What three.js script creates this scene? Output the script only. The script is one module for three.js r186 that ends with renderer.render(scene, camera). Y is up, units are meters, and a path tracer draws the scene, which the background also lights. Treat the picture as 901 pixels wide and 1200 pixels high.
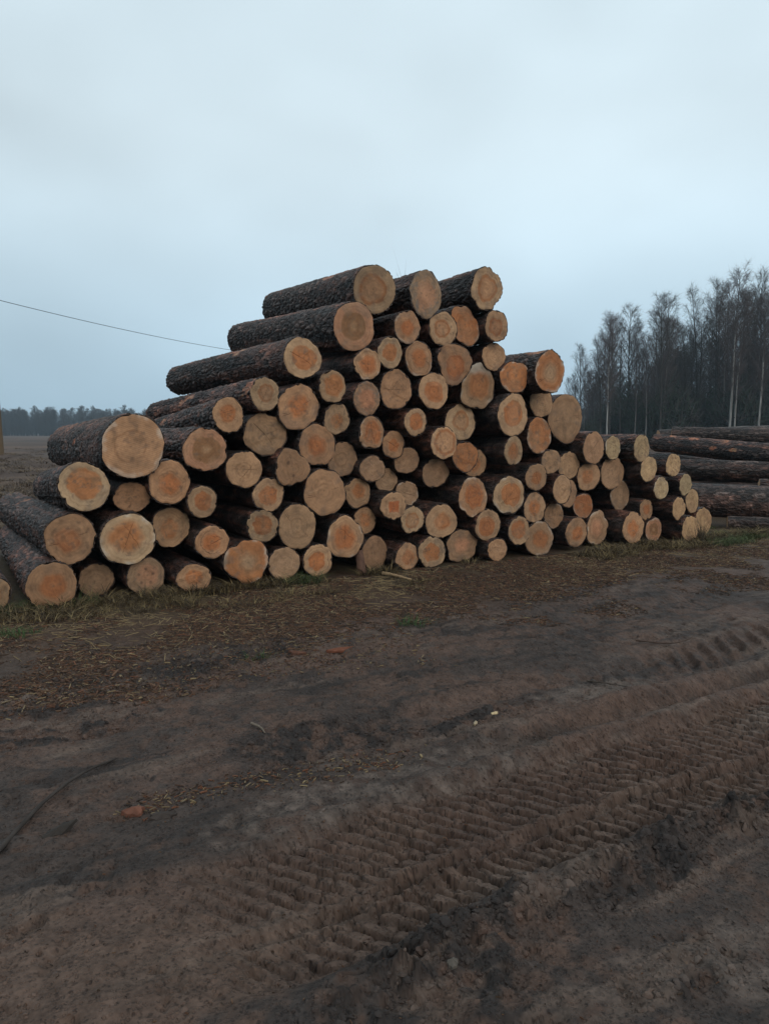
import * as THREE from 'three';
import { mergeGeometries } from 'three/addons/utils/BufferGeometryUtils.js';

// ---------------------------------------------------------------- camera, sky, sun, exposure
const scene = new THREE.Scene();
const camera = new THREE.PerspectiveCamera(67.03, 0.75, 0.1, 3000);
camera.position.set(0, 1.6, 0);
camera.rotation.x = -Math.atan(93 / 906);
const renderer = new THREE.WebGLRenderer({ antialias: true });
renderer.toneMapping = THREE.LinearToneMapping;
renderer.toneMappingExposure = 1.0;
renderer.shadowMap.enabled = true;

// seeded noise
function rng(seed) { let a = seed >>> 0; return () => { a = (a + 0x6D2B79F5) | 0; let t = Math.imul(a ^ (a >>> 15), 1 | a); t = (t + Math.imul(t ^ (t >>> 7), 61 | t)) ^ t; return ((t ^ (t >>> 14)) >>> 0) / 4294967296; }; }
function h3(i, j, k) { let h = Math.imul(i | 0, 374761393) + Math.imul(j | 0, 668265263) + Math.imul(k | 0, 1274126177); h = Math.imul(h ^ (h >>> 13), 1274126177); h = Math.imul(h ^ (h >>> 16), 2246822519); return ((h ^ (h >>> 15)) >>> 0) / 4294967296; }
const fade = (t) => t * t * (3 - 2 * t), mix = (a, b, t) => a + (b - a) * t, clamp = (x, a = 0, b = 1) => Math.min(b, Math.max(a, x));
const sst = (a, b, x) => fade(clamp((x - a) / (b - a)));
function vn3(x, y, z, s = 0) {
  const i = Math.floor(x), j = Math.floor(y), k = Math.floor(z), u = fade(x - i), v = fade(y - j), w = fade(z - k); k + s;
  const K = k + s * 57;
  return mix(mix(mix(h3(i, j, K), h3(i + 1, j, K), u), mix(h3(i, j + 1, K), h3(i + 1, j + 1, K), u), v),
    mix(mix(h3(i, j, K + 1), h3(i + 1, j, K + 1), u), mix(h3(i, j + 1, K + 1), h3(i + 1, j + 1, K + 1), u), v), w);
}
function vn2(x, y, s = 0) {
  const i = Math.floor(x), j = Math.floor(y), u = fade(x - i), v = fade(y - j);
  return mix(mix(h3(i, j, s), h3(i + 1, j, s), u), mix(h3(i, j + 1, s), h3(i + 1, j + 1, s), u), v);
}
function fbm2(x, y, o = 4, s = 0) { let a = 0.5, t = 0, n = 0; for (let k = 0; k < o; k++) { t += a * vn2(x, y, s + k * 13); n += a; x = x * 2.03 + 17.1; y = y * 2.03 + 9.7; a *= 0.5; } return t / n; }
function fbm3(x, y, z, o = 3, s = 0) { let a = 0.5, t = 0, n = 0; for (let k = 0; k < o; k++) { t += a * vn3(x, y, z, s + k * 13); n += a; x = x * 2.03 + 17.1; y = y * 2.03 + 9.7; z = z * 2.03 + 3.3; a *= 0.5; } return t / n; }
function worley(x, y, wrapX = 0, s = 0, wrapY = 0) {   // [F1, F2, cell hash]
  const i0 = Math.floor(x), j0 = Math.floor(y); let f1 = 9, f2 = 9, id = 0;
  for (let dj = -1; dj <= 1; dj++) for (let di = -1; di <= 1; di++) {
    const i = i0 + di, j = j0 + dj, iw = wrapX ? ((i % wrapX) + wrapX) % wrapX : i, jw = wrapY ? ((j % wrapY) + wrapY) % wrapY : j;
    const dx = i + 0.1 + 0.8 * h3(iw, jw, s) - x, dy = j + 0.1 + 0.8 * h3(iw, jw, s + 91) - y, d = Math.sqrt(dx * dx + dy * dy);
    if (d < f1) { f2 = f1; f1 = d; id = h3(iw, jw, s + 7); } else if (d < f2) f2 = d;
  }
  return [f1, f2, id];
}

// overcast sky: a grey-blue cloud sheet, brighter overhead as overcast skies are, with soft thicker patches
{
  const W = 512, Hh = 256, data = new Float32Array(W * Hh * 4);
  for (let j = 0; j < Hh; j++) for (let i = 0; i < W; i++) {
    const el = ((j + 0.5) / Hh - 0.5) * Math.PI, az = ((i + 0.5) / W - 0.5) * 2 * Math.PI;
    const x = Math.cos(el) * Math.cos(az), y = Math.sin(el), z = Math.cos(el) * Math.sin(az);
    const se = Math.max(0, y);
    let L = 0.61 + 0.22 * sst(-0.03, 0.25, se) + 0.50 * sst(0.44, 1, se);
    const cl = fbm3(x * 1.6 + 3.1, y * 3.4 + 1.7, z * 1.6 + 8.2, 4, 5) - 0.5, fine = fbm3(x * 5, y * 9, z * 5, 4, 40) - 0.5;
    L *= 1 + 0.56 * cl + 0.24 * fine + 0.17 * x * (1 - se);        // the sheet thins towards the forest side
    const t = sst(0, 0.36, se), k = j < Hh / 2 ? 0.5 : 1, p = (j * W + i) * 4;
    data[p] = L * k * mix(0.65, 0.795, t); data[p + 1] = L * k * mix(0.895, 0.955, t); data[p + 2] = L * k * mix(1.07, 1.045, t); data[p + 3] = 1;
  }
  const sky = new THREE.DataTexture(data, W, Hh, THREE.RGBAFormat, THREE.FloatType);
  sky.mapping = THREE.EquirectangularReflectionMapping; sky.magFilter = THREE.LinearFilter; sky.minFilter = THREE.LinearFilter; sky.wrapS = THREE.RepeatWrapping; sky.needsUpdate = true;
  scene.background = sky; scene.environment = sky;
}
const sun = new THREE.DirectionalLight(0xfff0e2, 1.0);
sun.position.set(16, 15, 18); sun.target.position.set(0, 0, -8);
sun.castShadow = true; sun.shadow.radius = 60; sun.shadow.mapSize.set(2048, 2048);
Object.assign(sun.shadow.camera, { left: -25, right: 25, top: 25, bottom: -25, near: 1, far: 90 });
scene.add(sun, sun.target);
scene.fog = new THREE.FogExp2(0xb4c8d6, 0.0004);

// ---------------------------------------------------------------- helpers
const used = new Map();
function numbered(name) { const n = used.get(name) || 0; used.set(name, n + 1); return n ? name + '_' + String(n).padStart(3, '0') : name; }
function put(o, name, label, category, group, kind) {
  o.name = numbered(name); if (kind) o.userData.kind = kind;
  if (label) o.userData.label = label; if (category) o.userData.category = category; if (group) o.userData.group = group;
  o.traverse((m) => { if (m.isMesh) { m.castShadow = true; m.receiveShadow = true; } });
  scene.add(o); return o;
}
function mesh(name, geo, mat, parent) { const m = new THREE.Mesh(geo, mat); m.name = name; m.castShadow = m.receiveShadow = true; if (parent) parent.add(m); return m; }
function geoFrom(pos, idx, col, uv) {
  const g = new THREE.BufferGeometry();
  g.setAttribute('position', new THREE.BufferAttribute(pos instanceof Float32Array ? pos : new Float32Array(pos), 3));
  if (col) g.setAttribute('color', new THREE.BufferAttribute(col instanceof Float32Array ? col : new Float32Array(col), 3));
  if (uv) g.setAttribute('uv', new THREE.BufferAttribute(uv instanceof Float32Array ? uv : new Float32Array(uv), 2));
  g.setIndex(new THREE.BufferAttribute(idx instanceof Uint32Array ? idx : new Uint32Array(idx), 1));
  g.computeVertexNormals(); return g;
}
function grey(n, fn, srgb) {   // a tiling texture of fn(u, v) in 0..1 (value or triple)
  const d = new Uint8Array(n * n * 4);
  for (let j = 0; j < n; j++) for (let i = 0; i < n; i++) { const v = fn((i + 0.5) / n, (j + 0.5) / n), p = (j * n + i) * 4; for (let k = 0; k < 3; k++) d[p + k] = 255 * clamp(Array.isArray(v) ? v[k] : v); d[p + 3] = 255; }
  const t = new THREE.DataTexture(d, n, n); t.wrapS = t.wrapT = THREE.RepeatWrapping; t.magFilter = THREE.LinearFilter; t.minFilter = THREE.LinearMipmapLinearFilter; t.generateMipmaps = true;
  if (srgb) t.colorSpace = THREE.SRGBColorSpace; t.needsUpdate = true; return t;
}
function tnoise(u, v, f, s, o = 4) { let a = 0.5, t = 0, n = 0; for (let k = 0; k < o; k++) { const x = u * f, y = v * f, i = Math.floor(x), j = Math.floor(y), p = fade(x - i), q = fade(y - j), m = (c) => c % f; t += a * mix(mix(h3(m(i), m(j), s + k), h3(m(i + 1), m(j), s + k), p), mix(h3(m(i), m(j + 1), s + k), h3(m(i + 1), m(j + 1), s + k), p), q); n += a; a *= 0.55; f *= 2; } return t / n; }

// the stack's face: a vertical plane along the road; logs run back from it
const AL = 30.5 * Math.PI / 180, EU = new THREE.Vector3(Math.cos(AL), 0, -Math.sin(AL)), AX = new THREE.Vector3(-Math.sin(AL), 0, -Math.cos(AL)), P0 = new THREE.Vector3(0, 0, -8.85);
const RC = Math.cos(33 * Math.PI / 180), RS = Math.sin(33 * Math.PI / 180);   // the wheel tracks' direction
const faceDist = (x, d) => (8.85 + 0.589 * x - d) * 0.862;                     // metres in front of the stack's face

// ---------------------------------------------------------------- ground
function bars(ph, sharp) { const f = ph - Math.floor(ph); return sst(0, sharp, f) * (1 - sst(0.5, 0.5 + sharp, f)); }
function groove(ph, wid) { const f = Math.abs(ph - Math.floor(ph) - 0.5); return 1 - sst(wid * 0.62, wid, f); }
const CHURN = [[0.12, 2.05, 0.4, 0.16], [0.9, 2.12, 0.25, 0.12], [-1.7, 5.0, 1.3, 0.45], [-0.3, 3.95, 0.5, 0.22], [-1.75, 4.1, 0.5, 0.2], [0.55, 4.22, 0.45, 0.10], [1.02, 2.66, 0.4, 0.11], [0.35, 2.36, 0.3, 0.07]];   // churned peat
function groundAt(x, d) {   // [height, r, g, b]
  const q = faceDist(x, d), s = x * RC + d * RS, n = -x * RS + d * RC;
  const far = sst(14, 30, Math.hypot(x, d));
  const wob = (vn2(s * 0.9, 3.3, 61) - 0.5) * 0.07 + (vn2(s * 3.1, 8.3, 62) - 0.5) * 0.03;
  const m = n + wob;
  const road = sst(1.1, 2.4, q + (fbm2(x * 1.7, d * 1.7, 3, 8) - 0.5) * 1.1) * (1 - far);
  const nearPile = 1 - sst(0.3, 1.4, q);
  let h = 0, roughA = 0.4;
  const big = fbm2(x * 0.35, d * 0.35, 3, 3) - 0.5, mid = fbm2(x * 1.6, d * 1.6, 4, 21) - 0.5, fin = fbm2(x * 9, d * 9, 4, 31) - 0.5;
  h += big * 0.16 * road + mid * 0.07 * (0.15 + 0.85 * road);
  // main wheel track: two lug strips with a groove between them, pressed banks on both sides
  const ta = sst(0.45, 1.3, s);
  const inT = sst(1.86, 1.93, m) * (1 - sst(2.60, 2.69, m));
  h -= 0.042 * inT * ta;
  h += 0.022 * Math.exp(-(((m - 1.80) / 0.07) ** 2)) * ta + 0.028 * Math.exp(-(((m - 2.72) / 0.05) ** 2)) * sst(1.6, 2.4, s);
  const strA = sst(2.19, 2.22, m) * (1 - sst(2.58, 2.64, m)), strB = sst(1.92, 1.95, m) * (1 - sst(2.11, 2.14, m));
  const wear = 0.6 + 0.6 * vn2(s * 2.2, n * 4, 71);
  const jit = (vn2(s * 4, n * 4, 72) - 0.5) * 0.3 + (vn2(s * 16, n * 16, 73) - 0.5) * 0.16;
  const bA = groove((s + 0.62 * m) / 0.088 + jit, 0.25), bB = groove((s + 0.55 * m) / 0.084 + 0.3 + jit, 0.25);
  h -= (0.046 * strA * bA * sst(2.2, 2.30, m) + 0.040 * strB * bB) * wear * ta * mix(0.55, 1, sst(1.2, 2.2, s));
  const wj = worley((s + 0.4 * m) * 13 + jit, m * 10.5 + jit * 2, 0, 5), crack = 1 - sst(0.02, 0.11, wj[1] - wj[0] + (vn2(s * 40, n * 40, 78) - 0.5) * 0.06);
  h -= 0.036 * crack * inT * sst(0.7, 1.2, s) * (0.25 + 0.9 * vn2(s * 3, n * 3, 75)) * (1 - 0.5 * strA * sst(2.35, 2.5, m));
  h += 0.010 * (wj[2] - 0.5) * inT;
  h -= 0.038 * Math.exp(-(((m - 2.165) / 0.030) ** 2)) * ta;
  h += 0.03 * Math.exp(-(((m - 2.21) / 0.02) ** 2)) * ta * vn2(s * 9, 1, 76) + 0.028 * Math.exp(-(((m - 2.12) / 0.02) ** 2)) * ta * vn2(s * 9, 5, 76);
  // fainter lug mosaic where the track wears out
  const mos = sst(-0.6, -0.2, x) * (1 - sst(0.1, 0.5, x)) * sst(1.9, 2.15, d) * (1 - sst(2.75, 3.0, d));
  const w2 = worley((s + 0.5 * n) * 11 + jit * 1.5, n * 10.5 + jit * 2, 0, 15), ck2 = 1 - sst(0.02, 0.12, w2[1] - w2[0] + (vn2(s * 40, n * 40, 79) - 0.5) * 0.07); h += 0.008 * mos * (w2[2] - 0.5) - 0.024 * mos * ck2 * sst(0.3, 0.75, vn2(s * 2.5, n * 2.5, 76));
  // smooth slide furrow on the far bank
  const fur = Math.exp(-(((m - 2.86) / 0.075) ** 2)) * sst(2.0, 2.7, s); h -= 0.075 * fur;
  h += 0.03 * Math.exp(-(((m - 3.0) / 0.06) ** 2)) * sst(2.0, 2.7, s) * (0.4 + vn2(s * 6, 4, 77));
  // older track nearer the stack
  const in2 = sst(3.06, 3.14, m) * (1 - sst(3.46, 3.56, m)) * sst(0.2, 2.8, s) * (1 - sst(8, 11, s)); h -= 0.035 * in2;
  h += 0.042 * in2 * bars((s - 0.75 * m) / 0.19 + jit * 0.7, 0.25) * sst(3.9, 4.9, s) * sst(3.16, 3.24, m);
  const in3 = sst(4.1, 4.2, m) * (1 - sst(4.55, 4.7, m)) * (1 - far) * road; h -= 0.03 * in3 * vn2(s * 0.8, 1, 81);
  // crumbled ridge and churned mud beside the track
  const churnN = (1 - sst(1.62, 1.84, m)) , ridge = Math.exp(-(((m - 1.76) / 0.085) ** 2)) * sst(1.2, 1.7, s + fbm2(s * 2, 1, 2, 9));
  const leftChurn = sst(0.2, 1.2, -x + (fbm2(x, d, 3, 44) - 0.5) * 2) * sst(3.0, 3.5, d) * (1 - sst(5.6, 6.4, d));
  let zone = 0; if (d < 7) for (const [X, D, a, c] of CHURN) { const p = (x - X) * RC + (d - D) * RS, k = (d - D) * RC - (x - X) * RS; zone = Math.max(zone, 1 - sst(0.6, 1.15, Math.hypot(p / a, k / c) + (fbm2(x * 4, d * 4, 3, 54) - 0.5) * 1.3)); }
  const churn = clamp(zone + churnN * 0.5 * sst(0.5, 0.62, fbm2(x * 2.5 + 4, d * 2.5, 3, 51)) + leftChurn * 0.5 * sst(0.4, 0.6, fbm2(x * 1.1, d * 2.2, 3, 53)));
  const lump = fbm2(x * 12, d * 12, 4, 55), rid = 1 - Math.abs(2 * fbm2(x * 11, d * 11, 3, 57) - 1);
  h += 0.075 * ridge * (lump * lump * 2 + 0.4 * (rid - 0.6)) * ta + 0.065 * churn * (lump - 0.45) + 0.022 * churn * (rid - 0.6);
  const smooth = clamp(fur * 1.2 + inT * 0.95 + mos * 0.8 + sst(0.55, 0.7, fbm2(x * 0.9 + 7, d * 0.9, 2, 59)) * 0.5);
  const scuff = fbm2(s * 5, n * 22, 3, 119) - 0.5, pit = sst(0.62, 0.8, fbm2(x * 13, d * 13, 3, 121));
  h += fin * 0.034 * road * (1 - 0.7 * smooth) + (rid - 0.7) * 0.014 * road * (1 - smooth) + scuff * 0.02 * road * (1 - 0.6 * smooth) - pit * 0.016 * road;
  h += fin * 0.03 * (1 - road) * (1 - nearPile * 0.7);
  h *= 1 - far; if (far > 0) h += far * ((fbm2(x * 0.12, d * 0.12, 3, 90) - 0.5) * 0.5 + (fbm2(x * 0.8, d * 0.8, 3, 91) - 0.5) * 0.34) * (1 - sst(200, 400, Math.hypot(x, d)));
  if (nearPile > 0 && q > -5) h = Math.min(h, 0.004 + (1 - nearPile) * 0.1) - 0.006 * nearPile;
  // colours: what the ground is made of
  const tone = fbm2(x * 2.3, d * 2.3, 4, 101), tone2 = fbm2(x * 0.7, d * 0.7, 3, 103), sp = fbm2(x * 17, d * 17, 3, 105);
  let r = 0.098, g = 0.060, b = 0.045;                          // brown clay
  const mixTo = (R, G, B, k) => { r = mix(r, R, k); g = mix(g, G, B === undefined ? 0 : k); b = mix(b, B, k); };
  mixTo(0.046, 0.0345, 0.0295, clamp(sst(0.47, 0.60, tone2 * 0.38 + tone * 0.34 + sp * 0.32) * 0.85) * (1 - inT * 0.8));  // blackish peat
  mixTo(0.026, 0.0205, 0.0185, clamp(churn * 0.95 + ridge * 0.8) * sst(0.35, 0.65, sp + (lump - 0.5)));              // fresh clods
  const streak = fbm2(s * 1.3 + 3, n * 6, 4, 131), strk2 = fbm2(s * 4, n * 26, 3, 133);
  mixTo(0.030, 0.0235, 0.021, 0.75 * road * (1 - inT * 0.8) * sst(0.54, 0.64, streak * 0.7 + strk2 * 0.3 + (sp - 0.5) * 0.25));     // smeared peat
  mixTo(0.125, 0.087, 0.068, 0.6 * road * sst(0.56, 0.66, fbm2(s * 1.1 + 9, n * 5, 3, 137) * 0.6 + strk2 * 0.4));                      // smeared pale clay
  mixTo(0.108, 0.069, 0.051, inT * 0.6 * sst(0.4, 0.7, tone) + fur * 0.3);                                  // pale clay
  const bare = (X, D, a, b2) => 1 - sst(0.7, 1.1, Math.hypot((x - X) * RC + (d - D) * RS, ((d - D) * RC - (x - X) * RS) * a / b2) / a + (tone - 0.5) * 1.2);
  mixTo(0.118, 0.087, 0.071, sst(0.3, 0.62, sp * 0.6 + tone * 0.4) * 0.75 * road * Math.max(bare(0.2, 3.5, 0.7, 0.22), bare(2.25, 4.35, 0.5, 0.16), bare(1.15, 2.2, 0.3, 0.2), bare(-1.9, 4.75, 0.5, 0.16), bare(-0.3, 3.15, 0.5, 0.2), bare(1.4, 4.75, 0.5, 0.18)));
  mixTo(0.030, 0.022, 0.0185, 0.7 * Math.max(crack * inT * sst(0.7, 1.2, s), ck2 * mos) * sst(0.35, 0.6, sp));                  // dark soil pressed up in the cracks
  const red = (1 - road) * (1 - far);
  mixTo(0.080, 0.047, 0.030, red * 0.9);                                                                  // bark litter
  mixTo(0.088, 0.068, 0.038, sst(0, 1, 1.25 - q) * (1 - far) * sst(0.3, 0.6, tone) * sst(-8, -1, q + 4) * 0.7);   // matted grass
  mixTo(0.045, 0.06, 0.022, sst(0.5, 0.7, tone) * sst(3.6, 4.8, x) * (1 - sst(0.6, 1.5, q)) * (1 - far) * 0.7);    // green grass by the second pile
  if (far > 0 || (q < -2.5)) {
    const f = Math.max(far, sst(-2.5, -5, q) * 0.9 + 0), a = fbm2(x * 0.16, d * 0.3, 4, 111), c = fbm2(x * 0.9, d * 1.6, 3, 113);
    const dg = sst(0.42, 0.66, a * 0.6 + c * 0.4);
    mixTo(mix(0.062, 0.110, dg), mix(0.033, 0.060, dg), mix(0.020, 0.034, dg), clamp(f));                    // ploughed field with dry grass
  }
  const v = 0.62 + 0.76 * sp; return [h, r * v, g * v, b * v];
}
{
  const line = (a, b, step) => { const o = [], n = Math.round((b - a) / step); for (let i = 0; i < n; i++) o.push(a + (b - a) * i / n); return o; };
  const grow = (a, b, s0, k) => { const o = []; let s = s0, v = a; while (v < b) { o.push(v); v += s; s *= k; } o.push(b); return o; };
  const xs = [...grow(2.2074, 1400, 0.009, 1.055).map((v) => -v).reverse(), ...line(-2.2, 3.0, 0.0074), ...grow(3.0, 1400, 0.009, 1.055)];
  const ds = [-60, -20, -8, -3, -1, 0, 0.6, 1, ...grow(1.5, 1400, 0.0048, 1.0029).filter((v) => v < 7), ...grow(7.02, 1400, 0.026, 1.014).filter((v) => v < 16), ...grow(16.2, 1400, 0.2, 1.06)];
  const nx = xs.length, nd = ds.length, pos = new Float32Array(nx * nd * 3), col = new Float32Array(nx * nd * 3), uv = new Float32Array(nx * nd * 2), idx = new Uint32Array((nx - 1) * (nd - 1) * 6);
  let c = 0;
  for (let j = 0; j < nd; j++) for (let i = 0; i < nx; i++) {
    const p = j * nx + i, [h, r, g, b] = groundAt(xs[i], ds[j]);
    pos.set([xs[i], h, -ds[j]], p * 3); col.set([r, g, b], p * 3); uv.set([xs[i] / 1.3, ds[j] / 1.3], p * 2);
    if (i < nx - 1 && j < nd - 1) { idx.set([p, p + 1, p + nx, p + 1, p + nx + 1, p + nx], c); c += 6; }
  }
  console.log('ground', nx, nd);
  const dirt = grey(1024, (u, v) => { const a = tnoise(u, v, 16, 3, 5), b = tnoise(u, v, 64, 9, 3); const w = worley(u * 90, v * 90, 90, 3, 90); return clamp(0.5 + 0.55 * (a - 0.5) + 0.35 * (b - 0.5) + 0.35 * (sst(0.1, 0.5, w[0]) - 0.6) * (w[2] > 0.6 ? 1 : 0.2)); });
  const dcol = grey(1024, (u, v) => { const a = tnoise(u, v, 24, 13, 5), b = tnoise(u, v, 128, 19, 2), w = worley(u * 70 + a * 2, v * 70 + b, 70, 23, 70), w3 = worley(u * 44 + b * 2, v * 44, 44, 29, 44); let k = 0.78 + 0.55 * (a - 0.5) + 0.4 * (b - 0.5); if (w[2] > 0.72) k *= mix(0.5, 1, sst(0.15, 0.4, w[0])); let y = 0; if (w3[2] > 0.93) y = 1 - sst(0.08, 0.2, w3[0]); k = clamp(k); return [clamp(k + 0.25 * y), clamp(k * 0.985 + 0.2 * y), clamp(k * 0.965 + 0.12 * y)]; });
  const mat = new THREE.MeshPhysicalMaterial({ vertexColors: true, map: dcol, bumpMap: dirt, bumpScale: 0.014, roughness: 0.74, specularIntensity: 0.32 });
  put(mesh('ground', geoFrom(pos, idx, col, uv), mat), 'ground', 'dark churned mud with wheel tracks, litter strip and brown field', 'ground', null, 'structure');
}
// ---------------------------------------------------------------- logs
const barkBump = grey(512, (u, v) => { const wx = u * 12 + (tnoise(u, v, 8, 3, 2) - 0.5) * 1.2, wy = v * 7 + (tnoise(u, v, 8, 5, 2) - 0.5) * 1.2; const w = worley(wx, wy, 12, 2, 7), f = tnoise(u, v, 32, 8, 3); return clamp(sst(0.02, 0.4, w[1] - w[0]) * 0.6 + f * 0.4); });
const barkMap = grey(512, (u, v) => { const wx = u * 12 + (tnoise(u, v, 8, 3, 2) - 0.5) * 1.2, wy = v * 7 + (tnoise(u, v, 8, 5, 2) - 0.5) * 1.2; const w = worley(wx, wy, 12, 2, 7), f = tnoise(u, v, 24, 18, 4); const k = clamp(0.62 + 0.45 * (w[2] - 0.5) + 0.6 * (f - 0.5)); return [clamp(k * 1.05), k, clamp(k * 0.98)]; });
const barkMat = new THREE.MeshPhysicalMaterial({ vertexColors: true, map: barkMap, bumpMap: barkBump, bumpScale: 0.014, roughness: 0.66, specularIntensity: 0.7 });
const faceMats = [0, 1, 2, 3, 4].map((kind) => {
  const R = rng(300 + kind), cracks = [];
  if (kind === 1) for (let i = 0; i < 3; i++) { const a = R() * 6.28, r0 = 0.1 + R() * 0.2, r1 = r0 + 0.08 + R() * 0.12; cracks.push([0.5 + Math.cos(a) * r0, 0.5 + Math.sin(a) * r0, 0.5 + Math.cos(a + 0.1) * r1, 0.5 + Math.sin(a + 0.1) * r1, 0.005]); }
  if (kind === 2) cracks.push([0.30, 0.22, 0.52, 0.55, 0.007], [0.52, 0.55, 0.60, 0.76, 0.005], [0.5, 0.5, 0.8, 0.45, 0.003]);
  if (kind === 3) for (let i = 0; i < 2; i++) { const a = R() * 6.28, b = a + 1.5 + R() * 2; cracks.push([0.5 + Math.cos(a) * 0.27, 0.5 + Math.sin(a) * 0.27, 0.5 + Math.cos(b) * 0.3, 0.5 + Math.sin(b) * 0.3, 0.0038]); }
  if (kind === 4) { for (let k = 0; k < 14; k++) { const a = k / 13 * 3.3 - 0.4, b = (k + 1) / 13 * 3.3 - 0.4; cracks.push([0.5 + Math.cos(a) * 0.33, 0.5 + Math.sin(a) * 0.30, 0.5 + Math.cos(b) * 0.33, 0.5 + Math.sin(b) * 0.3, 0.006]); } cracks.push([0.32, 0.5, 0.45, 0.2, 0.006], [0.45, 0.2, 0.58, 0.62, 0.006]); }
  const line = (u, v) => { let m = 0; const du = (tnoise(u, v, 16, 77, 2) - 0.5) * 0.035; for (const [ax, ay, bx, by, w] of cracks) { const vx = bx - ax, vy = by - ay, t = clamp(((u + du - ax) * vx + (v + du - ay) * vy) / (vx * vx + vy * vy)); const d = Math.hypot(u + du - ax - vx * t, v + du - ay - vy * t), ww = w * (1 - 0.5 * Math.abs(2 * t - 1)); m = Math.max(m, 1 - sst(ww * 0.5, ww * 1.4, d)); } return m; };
  const base = (u, v) => { const x = u - 0.5, y = v - 0.5, r = Math.hypot(x, y), wr = r + (tnoise(u, v, 4, 31 + kind, 2) - 0.5) * 0.05; const ring = Math.sin(wr * 330) * 0.5 + 0.5, ring2 = Math.sin(wr * 95 + 2 * tnoise(u, v, 8, 36, 2)) * 0.5 + 0.5; const saw = tnoise(u, (v * 0.13 + 0.3 * u * 0) % 1, 1, 1, 1) * 0 + Math.sin((u * 0.35 + v) * 210 + 5 * tnoise(u, v, 4, 44, 2)) * 0.5 + 0.5; return { ring, ring2, saw, f: tnoise(u, v, 32, 50 + kind, 3), c: tnoise(u, v, 6, 60 + kind, 3) }; };
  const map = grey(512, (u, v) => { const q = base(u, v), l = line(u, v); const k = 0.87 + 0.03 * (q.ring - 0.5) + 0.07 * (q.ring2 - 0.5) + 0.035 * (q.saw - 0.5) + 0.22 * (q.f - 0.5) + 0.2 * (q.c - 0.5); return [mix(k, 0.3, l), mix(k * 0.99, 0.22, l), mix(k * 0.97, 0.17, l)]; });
  const bump = grey(512, (u, v) => { const q = base(u, v); return clamp(0.55 + 0.12 * (q.saw - 0.5) + 0.25 * (q.f - 0.5) - 0.5 * line(u, v)); });
  return new THREE.MeshStandardMaterial({ vertexColors: true, map, bumpMap: bump, bumpScale: 0.006, roughness: 0.86 });
});
const PAL = { tan: [0.385, 0.222, 0.118], sap: [0.42, 0.265, 0.148], or: [0.40, 0.155, 0.056], deep: [0.40, 0.132, 0.045], brown: [0.25, 0.118, 0.05], gry: [0.33, 0.198, 0.112], cream: [0.43, 0.290, 0.155], white: [0.52, 0.45, 0.37], pink: [0.42, 0.205, 0.11], mould: [0.17, 0.14, 0.115] };
//            sap,    heart,  radius, soft,  extra
const KIND = {
  p: ['tan', 'tan', 0.5, 0.3], h: ['tan', 'or', 0.52, 0.24], H: ['tan', 'or', 0.75, 0.2], o: ['sap', 'or', 0.62, 0.07], O: ['or', 'or', 0.8, 0.2], w: ['sap', 'or', 0.62, 0.35], g: ['gry', 'gry', 0.6, 0.4], s: ['gry', 'pink', 0.55, 0.3],
  b: ['pink', 'brown', 0.6, 0.08], r: ['sap', 'or', 0.6, 0.06], k: ['tan', 'tan', 0.5, 0.3], e: ['or', 'tan', 0.4, 0.6], q: ['sap', 'deep', 0.52, 0.06], m: ['gry', 'pink', 0.66, 0.3], l: ['or', 'or', 0.5, 0.3], u: ['tan', 'or', 0.6, 0.1],
  t: ['tan', 'or', 0.7, 0.3], R: ['sap', 'or', 0.82, 0.06], y: ['cream', 'cream', 0.5, 0.3], P: ['or', 'tan', 0.5, 0.5], v: ['tan', 'or', 0.62, 0.1], G: ['gry', 'pink', 0.5, 0.5],
};
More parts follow.
